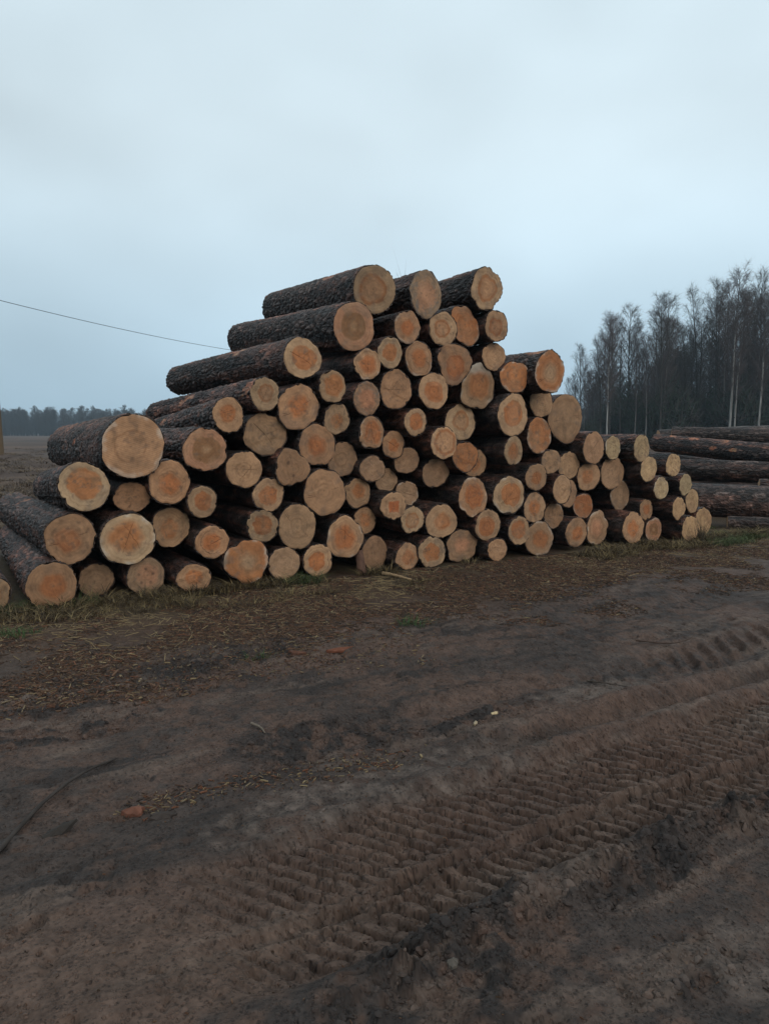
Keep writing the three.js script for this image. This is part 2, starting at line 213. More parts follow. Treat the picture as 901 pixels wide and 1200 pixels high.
function faceColour(kind, x, y, rho, th, seed, shade) {
  const [ks, kh, hr, soft] = KIND[kind], S = PAL[ks], Hc = PAL[kh];
  const oy = kind === 'u' ? -0.18 : (h3(seed, 1, 2) - 0.5) * 0.2, ox = (h3(seed, 2, 2) - 0.5) * 0.2;
  let rr = Math.hypot(x - ox, y - oy) + (vn2(Math.cos(th) * 1.7 + seed, Math.sin(th) * 1.7, 5) - 0.5) * 0.15 + (vn2(x * 5 + seed, y * 5, 7) - 0.5) * 0.07;
  if (kind === 'q') rr = Math.max(Math.abs(x - ox), Math.abs(y - oy)) * 1.2;
  const hrr = hr * (0.92 + 0.16 * h3(seed, 4, 1));
  let t = 1 - sst(hrr - soft * 0.5, hrr + soft * 0.5, rr), c = [0, 1, 2].map((k) => mix(S[k], Hc[k], t));
  const to = (P, k) => { c = c.map((v, i) => mix(v, P[i], k)); };
  if (kind === 'r' || kind === 'R') { const ring = Math.exp(-(((rr - hrr * 0.86) / 0.075) ** 2)); to(kind === 'R' ? PAL.sap : PAL.tan, t * 0.75 * (1 - ring)); to(PAL.brown, ring * 0.45 * t); }
  { const nr = 2 + Math.floor(h3(seed, 12, 1) * 3); for (let k = 0; k < nr; k++) { const r0 = 0.2 + 0.72 * h3(seed, 13 + k, 1); to([c[0] * 0.72, c[1] * 0.66, c[2] * 0.6], 0.55 * Math.exp(-(((rr - r0) / 0.028) ** 2))); } to([0.17, 0.09, 0.045], 0.7 * (1 - sst(0.02, 0.06, Math.hypot(x - ox, y - oy)))); }   // darker growth rings and the pith
  if (kind === 'b') to([0.36, 0.21, 0.11], t * sst(0.5, 0, rr / hrr) * 0.8);
  if ('wtv'.includes(kind) || h3(seed, 8, 1) > 0.84) { const wn = vn2(Math.cos(th) * 2.6 + seed * 3, Math.sin(th) * 2.6, 17); to(PAL.white, sst(0.84, 0.98, rho + (vn2(x * 9 + seed, y * 9, 18) - 0.5) * 0.16) * sst(0.5, 0.72, wn) * 0.65); }
  if (kind === 't') to(PAL.white, sst(0.45, 0.75, y) * 0.6);
  if (kind === 'm') to(PAL.mould, 0.85 * sst(0.45, 0.6, vn2(x * 14 + seed, y * 14, 23) * 0.6 + vn2(x * 4 + seed, y * 4, 24) * 0.4) * sst(0.4, 0.75, rho));
  if (kind === 's') for (let k = 0; k < 5; k++) { const a = k * 1.257 + 0.3; to([0.12, 0.06, 0.035], 0.8 * (1 - sst(0.05, 0.11, Math.hypot(x - Math.cos(a) * 0.4, y - Math.sin(a) * 0.4)))); }
  if (kind === 'k') for (const [kx, ky] of [[-0.2, 0.25], [0.1, -0.5]]) to([0.13, 0.07, 0.04], 0.85 * (1 - sst(0.06, 0.14, Math.hypot(x - kx, y - ky))));
  if (h3(seed, 9, 3) > 0.45) { const sec = vn2(Math.cos(th) * 3.2 + seed * 1.7, Math.sin(th) * 3.2, 51); to([0.21, 0.145, 0.10], 0.45 * sst(0.62, 0.76, sec) * sst(0.5, 0.72, rho + (vn2(x * 7, y * 7 + seed, 52) - 0.5) * 0.3)); }   // grey sapwood stain
  if (h3(seed, 10, 3) > 0.6) to([0.16, 0.10, 0.065], 0.6 * sst(0.66, 0.76, fbm2(x * 5 + seed * 2.3, y * 5, 3, 53)));   // mud specks
  const blot = fbm2(x * 2.2 + seed * 7.7, y * 2.2, 4, 29) - 0.5, fin = fbm2(x * 9 + seed, y * 9, 2, 33) - 0.5;
  const strk = fbm2((x * Math.cos(seed) + y * Math.sin(seed)) * 1.3 + seed, (y * Math.cos(seed) - x * Math.sin(seed)) * 11, 2, 37) - 0.5;
  const v = shade * (1 + 0.45 * blot + 0.28 * fin + 0.2 * strk);
  const st2 = fbm2(x * 1.4 + seed * 3.1, y * 1.4 + 8, 3, 43); to(PAL.gry, sst(0.52, 0.7, st2) * 0.35); to([0.2, 0.115, 0.06], sst(0.64, 0.78, fbm2(x * 3.4 + seed * 5, y * 3.4, 3, 47)) * 0.5);
  const hue = h3(seed, 21, 1) * 0.75 - 0.18; return [clamp(c[0] * v * (1 + 0.05 * hue), 0, 0.75), clamp(c[1] * v * (1 - 0.16 * hue), 0, 0.75), clamp(c[2] * v * (1 - 0.26 * hue), 0, 0.75)];
}
function ringShape(seed, ru, rv, lump, kind) {   // outline radius by angle
  const R = rng(seed * 31 + 5), A = [2, 3, 4, 5, 7, 9].map((k) => [k, (R() - 0.5) * lump * 2.6 / Math.sqrt(k), R() * 6.28]);
  return (local) => {
    const th = ((Math.PI - local) % (2 * Math.PI) + 2 * Math.PI) % (2 * Math.PI), c = Math.cos(th), s = Math.sin(th); let r = 1 / Math.sqrt((c / ru) ** 2 + (s / rv) ** 2), m = 1;
    for (const [k, a, p] of A) m += a * Math.sin(k * th + p);
    if (kind === 'l') m += 0.10 * Math.cos(2 * (th - 2.3)) - 0.14 * Math.exp(-(((th - 0.75) / 0.35) ** 2));
    if (kind === 'e') m += 0.07 * Math.sin(3 * th - 1.2);
    if (kind === 'u') m += 0.09 * Math.sin(3 * th - 1.2 + 2.0) ;
    if (kind === 't') m += 0.10 * Math.exp(-(((th - 3.7) / 0.3) ** 2)) - 0.06 * Math.exp(-(((th - 3.0) / 0.4) ** 2));
    if (kind === 'G') m += 0.09 * Math.exp(-(((th - (seed % 2 ? 0.1 : 6.0)) / 0.4) ** 2));
    if (kind === 'v') m += -0.10 * Math.exp(-(((th - 4.1) / 0.2) ** 2)) - 0.08 * Math.exp(-(((th - 5.1) / 0.22) ** 2));
    if (kind === 'P') m += 0.035 * Math.cos(5 * th);
    if (kind === 'k') m += 0.08 * Math.cos(3 * th + 0.4) - 0.05;
    if (kind === 'o' && seed === 2) m -= 0.08 * Math.exp(-(((th - 3.75) / 0.14) ** 2));
    return r * m;
  };
}
// a felled log along local +z from its cut face at z = 0; parts: bark and the two cut faces
function makeLog(o) {
  const { seed, ru, rv, L, taper = 0.95, kind = 'p', detail = 0, lump = 0.035, hi = false, rough = 0.012, redness = 0.3, shade = 1, scars = [], rearKind = 'p', thick = 0.007 } = o;
  const g = new THREE.Group(), shape = ringShape(seed, ru, rv, lump, kind), R = rng(seed * 77 + 1), bend = (R() - 0.5) * 0.03 * L / 4, bendA = R() * 6.28;
  const NS = hi ? 88 : 44, NT = hi ? 155 : 28, r0 = (ru + rv) / 2, circ = 2 * Math.PI * r0, nc = Math.max(8, Math.round(circ / 0.052));
  const pos = [], col = [], uv = [], idx = [], rep = Math.max(1, Math.round(circ / 0.55));
  const at = (t) => { const k = Math.sin(t / L * Math.PI); return [Math.cos(bendA) * bend * k, Math.sin(bendA) * bend * k]; };
  const body = (th, t) => shape(th) * mix(1, taper, t / L) * (1 + 0.05 * (vn3(Math.cos(th) * 0.8 + seed, Math.sin(th) * 0.8, t * 0.9, 3) - 0.5) * sst(0, 0.3, t));
  for (let j = 0; j <= NT; j++) {
    const f = j / NT, t = L * (hi ? f : Math.pow(f, 1.6)), [bx, by] = at(t);
    for (let i = 0; i <= NS; i++) {
      const th = (i % NS) / NS * 2 * Math.PI, c = Math.cos(th), s = Math.sin(th);
      const wx = (vn3(c * 2.4 + seed, s * 2.4, t * 5, 9) - 0.5) * 1.1, wy = (vn3(c * 2.4 + seed, s * 2.4, t * 5, 19) - 0.5) * 1.3;
      const w = worley(th / (2 * Math.PI) * nc + wx, t / 0.14 + wy, nc, seed), e = sst(0.02, 0.38, w[1] - w[0]);
      let flake = sst(0.57, 0.66, vn3(c * 1.3 + seed * 3, s * 1.3, t * 1.3, 29) * 0.65 + vn3(c * 5 + seed, s * 5, t * 7, 39) * 0.35) * clamp(redness * 2);
      const strip = sst(0.63, 0.72, vn3(c * 4.5 + seed * 5, s * 4.5, t * 0.9, 79)) * clamp(redness * 1.6, 0, 0.9); flake = Math.max(flake, strip);
      let bare = 0;
      for (const [sth, st, wth, wt] of scars) { let dth = th - sth; dth = Math.atan2(Math.sin(dth), Math.cos(dth)); const k = Math.hypot(dth / wth, (t - st) / wt) + (vn3(c * 6, s * 6, t * 14, 49) - 0.5) * 1.1; bare = Math.max(bare, 1 - sst(0.7, 1.0, k)); }
      const rel = (e * (0.55 + 0.45 * w[2]) - 0.5) * rough * (1 - 0.65 * flake) * (1 - bare) - 0.006 * bare;
      const rad = body(th, t) + rel;
      pos.push(bx + c * rad, by + s * rad, t);
      const gn = vn3(c * 2 + seed, s * 2, t * 2, 59), k = (0.3 + 1.2 * w[2] * w[2]) * (0.3 + 1.35 * gn) * (0.35 + 0.65 * e);
      let cr = 0.122 * k, cg = 0.095 * k, cb = 0.084 * k;
      const red = clamp(redness * (0.35 + 0.9 * gn)); cr = mix(cr, 0.092 * k, red); cg = mix(cg, 0.048 * k, red); cb = mix(cb, 0.037 * k, red);
      cr = mix(cr, 0.20 * k + 0.03, flake); cg = mix(cg, 0.082 * k + 0.014, flake); cb = mix(cb, 0.05 * k + 0.01, flake);
      const bn = vn3(c * 7, s * 7, t * 9, 69); cr = mix(cr, mix(0.30, 0.5, bn), bare); cg = mix(cg, mix(0.105, 0.30, bn * bn), bare); cb = mix(cb, mix(0.045, 0.16, bn * bn), bare);
      col.push(cr, cg, cb); uv.push(i / NS * rep, t / 0.6);
      if (i < NS && j < NT) { const p = j * (NS + 1) + i; idx.push(p, p + NS + 1, p + 1, p + 1, p + NS + 1, p + NS + 2); }
    }
  }
  // the cut edge of the bark at both ends
  for (const [end, dir] of [[0, -1], [L, 1]]) {
    const b0 = pos.length / 3, [bx, by] = at(end), j = end ? NT : 0;
    for (let i = 0; i <= NS; i++) {
      const p = (j * (NS + 1) + i) * 3, th = (i % NS) / NS * 2 * Math.PI, rad = body(th, end) - thick - 0.004;
      pos.push(pos[p], pos[p + 1], pos[p + 2], bx + Math.cos(th) * rad, by + Math.sin(th) * rad, end + dir * 0.0005);
      for (let k = 0; k < 2; k++) { col.push(0.05, 0.031, 0.022); uv.push(i / NS * rep, k * 0.02); }
      if (i < NS) { const a = b0 + i * 2; if (dir < 0) idx.push(a, a + 2, a + 1, a + 1, a + 2, a + 3); else idx.push(a, a + 1, a + 2, a + 1, a + 3, a + 2); }
    }
  }
  mesh('bark', geoFrom(pos, idx, col, uv), barkMat, g);
  const turn = R() * 6.28;
  const face = (end, kd, NR, NA, dt, dir) => {
    const p = [], c = [], u = [], ix = [], [bx, by] = at(end);
    for (let j = 0; j <= NR; j++) for (let i = 0; i <= NA; i++) {
      const th = (i % NA) / NA * 2 * Math.PI, rho = Math.pow(j / NR, 0.85), rad = (body(th, end) - thick + (vn2(Math.cos(th) * 7 + seed, Math.sin(th) * 7, 4) - 0.5) * 0.013 - 0.012 * sst(0.74, 0.86, vn2(Math.cos(th) * 4 + seed * 2, Math.sin(th) * 4, 14))) * rho, x = Math.cos(th) * rho, y = Math.sin(th) * rho;
      const z = (fbm2(x * 1.6 + seed, y * 1.6, 3, 8) - 0.5) * 0.018 + 0.006 * sst(0.93, 1, rho) + (h3(seed, 6, 6) > 0.55 ? 0.006 * sst(-0.02, 0.02, y * Math.cos(turn) + x * Math.sin(turn) - 0.25) : 0);
      p.push(bx + Math.cos(th) * rad, by + Math.sin(th) * rad, end + dir * (0.012 - Math.abs(z) - 0.004) );
      c.push(...faceColour(kd, -x, y, rho, Math.PI - th, seed, shade));
      const cx = x * Math.cos(turn) - y * Math.sin(turn), cy = x * Math.sin(turn) + y * Math.cos(turn); u.push(0.5 + cx * 0.46, 0.5 + cy * 0.46);
      if (i < NA && j < NR) { const a = j * (NA + 1) + i, b = a + NA + 1; if (dir < 0) ix.push(a, a + 1, b, a + 1, b + 1, b); else ix.push(a, b, a + 1, a + 1, b, b + 1); }
    }
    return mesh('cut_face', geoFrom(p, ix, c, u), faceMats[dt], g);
  };
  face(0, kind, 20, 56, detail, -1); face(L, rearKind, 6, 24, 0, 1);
  return g;
}
function layLog(g, front, dir, drop) {   // the group stands at the lowest point of the near cut
  const z = dir.clone().normalize(), x = new THREE.Vector3(0, 1, 0).cross(z).normalize(), y = z.clone().cross(x);
  g.quaternion.setFromRotationMatrix(new THREE.Matrix4().makeBasis(x, y, z));
  g.position.copy(front).addScaledVector(y, -drop); g.children.forEach((m) => { m.geometry.translate(0, drop, 0); }); return g;
}
const TURN = { 2: [1.5, -4, 2.8], 43: [5, 4.6, 3.5], 44: [0.5, 3.4, 3.55], 15: [3.5, -2.4, 3.7], 16: [-1.5, -1.8, 4.0], 22: [-2.6, -0.3, 4.0], 1: [0, -1, 3.9], 5: [-2, -0.8, 3.9], 49: [2, 0.5, 3.7], 50: [1, 0.6, 3.8] };
const HI = new Set([1, 2, 5, 8, 14, 15, 16, 22, 43, 44, 49, 50, 70, 100]);
const SCARS = { 16: [[0.5, 0.1, 0.7, 0.13], [0.8, 2.1, 0.4, 0.2], [0.4, 2.35, 0.3, 0.12]], 22: [[1.0, 1.5, 0.3, 0.22]], 15: [[0.5, 2.6, 0.4, 0.2]], 1: [[1.3, 3.6, 0.4, 0.06], [1.2, 2.5, 0.4, 0.06], [0.2, 1.6, 0.15, 0.1]], 5: [[1.3, 2.3, 0.4, 0.06], [1.3, 3.7, 0.5, 0.08]], 43: [[1.0, 1.0, 0.25, 0.2]], 70: [[1.4, 0.25, 0.3, 0.2]], 100: [[1.3, 1.1, 0.3, 0.3]] };
const LOGS = [  // along the face, height, half width, half height, set forward, face kind, detail, label
  [-2.79,1.47,0.291,0.295,-0,'p',0,'largest log at the field end, broad plain tan cut face'],
  [-3.25,1.1,0.217,0.225,-0,'o',0,'thick log with deep orange core, under the largest field-end log'],
  [-2.78,0.97,0.172,0.141,-0.17,'p',1,'small flattened pale log wedged on top of the ragged-rimmed orange log'],
  [-2.45,1.11,0.201,0.209,-0.03,'h',0,'round log with soft orange core beside the largest field-end log'],
  [-3.39,0.62,0.214,0.236,-0,'h',1,'thick rough-barked log lying on the grey-barked ground log at the field end'],
  [-2.87,0.58,0.245,0.249,-0,'w',3,'big orange log with ragged whitish rim near the field end'],
  [-2.39,0.64,0.187,0.2,-0.25,'h',0,'round plain-faced log half hidden behind the ragged-rimmed orange log'],
  [-3.58,0.21,0.211,0.213,0.1,'h',0,'thick grey-barked log on the ground at the field end, orange cut face'],
  [-3.13,0.16,0.155,0.163,-0.25,'g',0,'small plain brown log set back on the ground near the field end'],
  [-2.7,0.19,0.183,0.179,-0.05,'s',0,'ground log with dark star-shaped knot marks on its cut face'],
  [-2.25,0.15,0.17,0.138,0.05,'h',1,'flattened oval ground log, third beyond the thick grey-barked ground log'],
  [-2.04,0.49,0.174,0.161,-0,'h',4,'log with looping saw lines on its face, above the flattened oval ground log'],
  [-2.13,0.91,0.146,0.157,-0,'o',0,'small log with bright orange core above the log with looping saw lines'],
  [-2.09,1.43,0.222,0.209,-0,'b',0,'log with dark brown sunken heart and uneven pinkish rim'],
  [-1.84,1.78,0.154,0.173,-0,'h',3,'slanting log lying across the back of the dark brown-hearted log'],
  [-1.44,2,0.152,0.173,-0,'r',3,'log with torn orange bark at its end, touching the slanting log'],
  [-1.68,1.22,0.19,0.181,-0,'p',3,'pale log between the dark brown-hearted log and the knotty lumpy log'],
  [-1.4,1.58,0.233,0.219,-0.1,'p',2,'pale log with one long crack across its face'],
  [-1.05,1.87,0.232,0.231,-0.03,'h',1,'large orange-tan log beside the torn-bark log'],
  [-1.17,1.23,0.19,0.205,0.05,'k',1,'lumpy log with two dark knots on its face'],
  [-0.83,1.47,0.209,0.225,-0.03,'h',0,'large plain orange-tan log leaning over the knotty lumpy log'],
  [-1.01,2.39,0.212,0.208,-0,'o',2,'log with orange core and open split at its rim, on the stepped slope'],
  [-0.66,2.1,0.157,0.17,-0,'H',1,'small brown-orange log next above the small notched log, beside the split-rim log'],
  [-0.59,1.75,0.154,0.16,-0.03,'h',1,'small log with a notch in its lower rim'],
  [-0.44,1.3,0.181,0.189,-0.2,'g',0,'plain brownish log set back behind the large plain orange-tan log'],
  [-0.76,0.95,0.244,0.251,-0,'p',1,'largest log in the middle of the stack, pale with a short crack'],
  [-1.42,0.95,0.173,0.165,-0,'o',0,'small log with soft orange core beside the largest middle log'],
  [-1.49,0.62,0.168,0.167,-0,'o',0,'log with dark orange core and pale band, above the egg-shaped ground log'],
  [-1.09,0.59,0.216,0.234,-0,'p',1,'large rough-rimmed tan log directly below the largest middle log'],
  [-1.67,0.26,0.229,0.227,-0,'e',0,'big egg-shaped plain orange ground log'],
  [-1.25,0.2,0.174,0.17,-0,'g',0,'dull ground log next to the egg-shaped ground log'],
  [-0.85,0.2,0.172,0.174,-0,'o',0,'ground log with vivid orange centre and wide pale ring'],
  [-0.51,0.43,0.231,0.219,-0,'w',3,'pale greyish log resting beside the vivid orange-centred ground log'],
  [-0.26,0.91,0.165,0.164,-0.17,'h',1,'pinkish log tucked behind the largest middle log'],
  [-0.13,0.58,0.144,0.15,-0.23,'h',0,'small log peeping over the pale greyish log'],
  [-0.02,0.19,0.164,0.196,-0.2,'g',0,'dull brown ground log set back beneath the small peeping log'],
  [-0.12,1.19,0.161,0.144,-0.07,'g',0,'small dull round log next to the pinkish tucked log'],
  [0.23,1.03,0.147,0.141,-0.35,'g',0,'small grey log deep between the small dull round log and the square-hearted log'],
  [0.12,0.76,0.164,0.155,-0,'q',0,'small log with square orange heart and pale rim'],
  [0.49,0.86,0.159,0.15,-0.3,'g',2,'small pale log half hidden behind the square-hearted log'],
  [0.38,0.58,0.155,0.15,-0,'r',0,'small log with sharp orange ring, touching the square-hearted log'],
  [0.31,0.15,0.156,0.152,-0,'h',1,'small ground log standing next to the dull brown set-back ground log'],
  [-0.13,3.18,0.25,0.254,-0,'r',0,'highest log of the stepped slope, brown ring around a pale centre'],
  [-0.39,2.76,0.244,0.256,-0,'b',0,'thick log with broad brown heart just under the highest stepped log'],
  [0.3,2.8,0.168,0.181,-0,'h',0,'log with greyish rim in the row below the mould-speckled top log'],
  [0.07,2.5,0.153,0.173,-0,'o',0,'small orange-hearted log squeezed under the broad brown-hearted log'],
  [-0.22,2.36,0.164,0.166,-0,'w',3,'white-rimmed small log with orange patches, under the broad brown-hearted log'],
  [0.46,2.45,0.184,0.188,-0,'h',1,'warm orange log under the greyish-rimmed log'],
  [0.55,3.19,0.207,0.254,-0,'m',0,'top log with grey mould speckles around a pink heart'],
  [1.43,3.33,0.215,0.246,-0,'r',0,'top log farthest towards the forest, rough dark bark and pale ringed face'],
  [0.8,2.81,0.196,0.191,-0,'r',0,'round log with crisp orange ring beneath the top row'],
  [1.2,2.89,0.212,0.222,-0.12,'l',0,'double-lobed plain orange log under the forest-side top log'],
  [1.59,2.9,0.175,0.178,-0,'r',0,'round log with faint rings at the open edge below the top log'],
  [1.65,2.54,0.177,0.165,-0.12,'p',0,'plain tan log at the open edge, two below the forest-side top log'],
  [0.97,2.42,0.237,0.233,-0,'u',0,'egg-shaped log with low-set orange heart below the crisp-ringed log'],
  [-0.23,1.98,0.165,0.182,-0,'m',0,'log with grey mould on one side of its face'],
  [0.15,2.09,0.2,0.223,-0,'p',3,'large dull tan log beside the log mouldy on one side'],
  [0.67,2.09,0.206,0.201,-0,'o',0,'log with large reddish-orange heart and thin pale rim'],
  [1.43,2.17,0.252,0.274,-0.15,'t',1,'large lobed log with whitish patch at its upper rim'],
  [-0.17,1.6,0.156,0.183,-0,'H',2,'bright orange log with a splinter flange at one side'],
  [0.42,1.72,0.15,0.155,-0,'o',1,'small log with thin cream rim and orange face, under the reddish-hearted log'],
  [0.21,1.46,0.145,0.158,-0.15,'h',2,'small split-faced log tucked behind the splinter-flanged log'],
  [0.44,1.27,0.167,0.156,-0.23,'g',1,'small greyish log just below the small split-faced log'],
  [1.23,1.73,0.229,0.212,-0.23,'r',1,'pinkish ringed log under the large lobed white-patched log'],
  [0.82,1.48,0.187,0.184,-0,'R',0,'log with thin brown ring close to its rim'],
  [1.14,1.31,0.181,0.177,-0,'O',0,'small evenly orange log covering part of the log behind'],
  [1.49,1.22,0.184,0.175,-0.28,'h',1,'small log mostly hidden behind the small evenly orange log'],
  [0.84,1.11,0.19,0.168,-0.2,'g',0,'small dull orange log below the log ringed close to its rim'],
  [1.87,1.82,0.235,0.256,-0,'o',0,'tall pale-rimmed log with yellow-orange heart'],
  [2.38,2.37,0.237,0.258,0.1,'P',1,'top corner log on the forest side, angular plain orange face'],
  [1.93,2.3,0.222,0.194,-0.05,'O',0,'deep orange log beside the angular corner log'],
  [2.61,2,0.194,0.191,-0.3,'p',1,'pale log with whitish top edge under the angular corner log'],
  [3.05,1.79,0.297,0.322,-0.3,'p',1,'largest log on the forest side, broad dull tan face'],
  [1.89,1.37,0.142,0.174,-0,'w',0,'small narrow log with white-flecked rim under the yellow-hearted log'],
  [2.31,1.56,0.197,0.22,-0,'O',0,'upright oval orange log leaning on the largest forest-side log'],
  [2.52,1.22,0.166,0.152,-0,'p',1,'small tan log with a dark knot under the oval orange log'],
  [3.08,1.15,0.193,0.183,-0.25,'p',0,'round plain log behind the small knot-marked log'],
  [2.25,1.03,0.176,0.166,0.03,'h',2,'small log with a cracked rim under the white-flecked narrow log'],
  [2.73,0.85,0.155,0.188,-0,'p',0,'pale oval log overlapping its twin close behind'],
  [3.07,0.77,0.161,0.188,-0.25,'g',0,'log showing only a crescent behind the pale oval log'],
  [1.83,0.81,0.25,0.232,-0,'o',3,'thick log with rusty orange heart and white-stained lower edge'],
  [2.26,0.63,0.184,0.189,-0,'h',0,'plain orange-tan log beside the thick rusty-hearted log'],
  [2.78,0.48,0.173,0.169,-0.2,'p',1,'small pale log beside the plain orange-tan log, above the tall pale ground log'],
  [1.98,0.35,0.173,0.175,0.03,'o',0,'log with wide cream ring around orange, resting near the tall pale ground log'],
  [1.5,0.45,0.188,0.194,-0,'o',0,'oval log with broad orange heart below the ragged-edged log'],
  [1.6,0.14,0.15,0.138,0.07,'p',0,'smallest ground log in the middle, plain tan'],
  [2.35,0.22,0.23,0.223,-0,'h',0,'tall pale ground log with soft orange middle'],
  [1.26,0.81,0.216,0.235,-0,'v',0,'ragged-edged log with torn lower rim and orange heart'],
  [0.79,0.54,0.218,0.2,-0,'h',0,'log with pale crescent rim beside the ragged-edged log'],
  [0.64,0.18,0.197,0.174,0.03,'o',1,'ground log with bright orange heart and notch at its foot'],
  [1.17,0.2,0.223,0.192,-0.1,'G',0,'dull lumpy ground log with side bulge'],
  [3.06,0.25,0.192,0.198,-0.05,'h',0,'ground log with clean light orange face beyond the tall pale ground log'],
  [3.65,0.25,0.194,0.243,-0.25,'G',0,'lumpy dull ground log behind the clean light orange ground log'],
  [3.37,0.58,0.182,0.174,-0.25,'O',0,'small evenly orange log above the clean light orange ground log'],
  [3.44,0.99,0.215,0.192,-0.23,'h',0,'round dull orange log at the forest side above the small even orange log'],
  [3.39,1.39,0.197,0.211,-0.1,'g',2,'greyish scratched log under the largest forest-side log'],
  [3.78,1.39,0.145,0.161,-0.12,'y',0,'small cream log between the greyish scratched log and the diagonal-cracked log'],
  [3.9,1.03,0.23,0.223,-0.23,'g',0,'thick plain brown log below the small cream log'],
  [4.15,0.69,0.187,0.217,-0.3,'g',0,'grey slanted oval log beneath the thick plain brown log'],
  [4.22,1.38,0.161,0.182,-0,'y',2,'cream log with a diagonal crack on the low forest-side end'],
  [4.38,1.08,0.163,0.178,-0,'y',0,'cream oval log just below the diagonal-cracked log'],
  [4.66,0.8,0.151,0.163,-0,'y',0,'cream log two below the diagonal-cracked log'],
  [4.44,0.49,0.131,0.145,-0.07,'h',0,'smallest brownish log, above the grass-stained forest-side ground log'],
  [4.11,0.25,0.212,0.219,-0,'h',1,'tall orange-tan ground log near the forest-side end'],
  [4.73,0.17,0.171,0.167,-0.17,'b',0,'small dark reddish ground log near the forest-side end'],
  [4.9,1.13,0.154,0.165,-0,'y',1,'uppermost cream log at the forest-side end'],
  [5.19,0.83,0.13,0.155,-0,'y',0,'narrow cream log second from the top at the forest-side end'],
  [5.06,0.48,0.138,0.166,-0,'y',1,'cream log resting over the twig-covered end log'],
  [5.68,0.55,0.15,0.187,-0.25,'y',1,'leaning cream log next to the last ground log'],
  [5.96,0.21,0.19,0.216,-0.25,'y',0,'last ground log at the forest-side end, tall cream face'],
  [5.21,0.18,0.177,0.191,0.1,'y',0,'cream ground log with bare twigs growing in front'],
  [-4.07,0.165,0.16,0.16,0,'h',0,'log with orange-tan face partly in view beyond the thick grey-barked log'],
];
LOGS.forEach(([u, v, ru, rv, fwd, kind, detail, label], i) => {
  const id = i + 1, R = rng(id * 91 + 3), [yaw = (R() - 0.5) * 1.0, pitch = (R() - 0.5) * 0.5, L = 3.75 + R() * 0.3] = TURN[id] || [];
  const big = ru > 0.2, hi = HI.has(id), rough = hi ? 0.024 : big ? 0.019 : 0.012;
  const g = makeLog({ seed: id, ru: ru / 0.975 + 0.007, rv: rv / 0.975 + 0.007, L, taper: TURN[id] ? 0.93 : 0.9 + R() * 0.05, kind, detail, hi, rough, redness: big ? 0.25 + 0.3 * R() : 0.4 + 0.5 * R(), lump: 'GkvP'.includes(kind) ? 0.055 : 0.03 + 0.02 * R(), shade: 0.74 + R() * 0.34, scars: SCARS[id] || [], rearKind: 'g' });
  const dir = AX.clone().multiplyScalar(Math.cos(yaw * Math.PI / 180)).addScaledVector(EU, Math.sin(yaw * Math.PI / 180)); dir.y = Math.tan(pitch * Math.PI / 180);
  const front = P0.clone().addScaledVector(EU, u).addScaledVector(AX, -fwd); front.y = v;
  layLog(g, front, dir, rv); put(g, 'pine_log', label, 'log', 'logs in the big stack');
});
// the second pile, lying along the road towards the forest
const px = (x, y, depth) => new THREE.Vector3(x, y, -depth);
const PILE2 = [
  ['long reddish log with orange flake scars, top of the second pile', px(6.12, 1.37, 17.5), px(8.1, 1.1, 13.6), 0.2, [[1.8, 0.5, 0.4, 0.1], [1.9, 1.1, 0.4, 0.16], [2.9, 1.7, 0.3, 0.09], [2.95, 2.2, 0.3, 0.09], [1.9, 1.9, 0.4, 0.1], [2.75, 3.3, 0.4, 0.25]], 0.8],
  ['grey-brown log lying under the reddish log in the second pile', px(5.5, 0.9, 15.6), px(8.7, 0.82, 13.9), 0.185, [[2.4, 2.6, 0.2, 0.08]], 0.25],
  ['thickest dark log at the front of the second pile, pale scar on top', px(4.9, 0.46, 13.55), px(8.4, 0.36, 12.35), 0.275, [[2.0, 1.95, 0.25, 0.14]], 0.2],
  ['short thin log wedged between the thick dark log and the grey-brown log', px(6.42, 0.72, 13.25), px(8.6, 0.62, 12.7), 0.09, [], 0.3],
  ['rough dark log on the back row of the second pile', px(7.75, 1.56, 21.0), px(11.6, 1.48, 19.6), 0.19, [], 0.1],
  ['dark log behind the back row of the second pile', px(7.6, 1.5, 21.6), px(11.0, 1.62, 21.5), 0.18, [], 0.1],
  ['low grey weathered log lying on the ground before the second pile', px(5.75, 0.1, 12.9), px(8.6, 0.1, 12.0), 0.105, [], 0.1],
  ['ground log under the grey-brown log in the second pile', px(5.6, 0.33, 15.5), px(8.9, 0.3, 13.6), 0.31, [], 0.2],
  ['ground log below the reddish top log of the second pile', px(6.3, 0.3, 17.6), px(9.0, 0.28, 14.3), 0.28, [], 0.2],
  ['middle log right under the reddish top log of the second pile', px(6.35, 0.87, 17.65), px(8.7, 0.68, 14.0), 0.26, [], 0.2],
  ['lowest ground log in the back row of the second pile', px(7.9, 0.36, 20.95), px(11.7, 0.34, 19.5), 0.34, [], 0.1],
  ['middle log in the back row of the second pile', px(7.9, 1.03, 21.0), px(11.7, 0.96, 19.55), 0.33, [], 0.1],
];
PILE2.forEach(([label, a, b, r, scars, redness], i) => {
  const d = b.clone().sub(a), L = d.length(), g = makeLog({ seed: 400 + i, ru: r, rv: r, L, taper: 1.08, kind: 'p', hi: i < 5, rough: 0.02, redness, scars, lump: 0.03, rearKind: 'p' });
  layLog(g, a, d, r); put(g, 'felled_log', label, 'log', 'logs in the second pile');
});
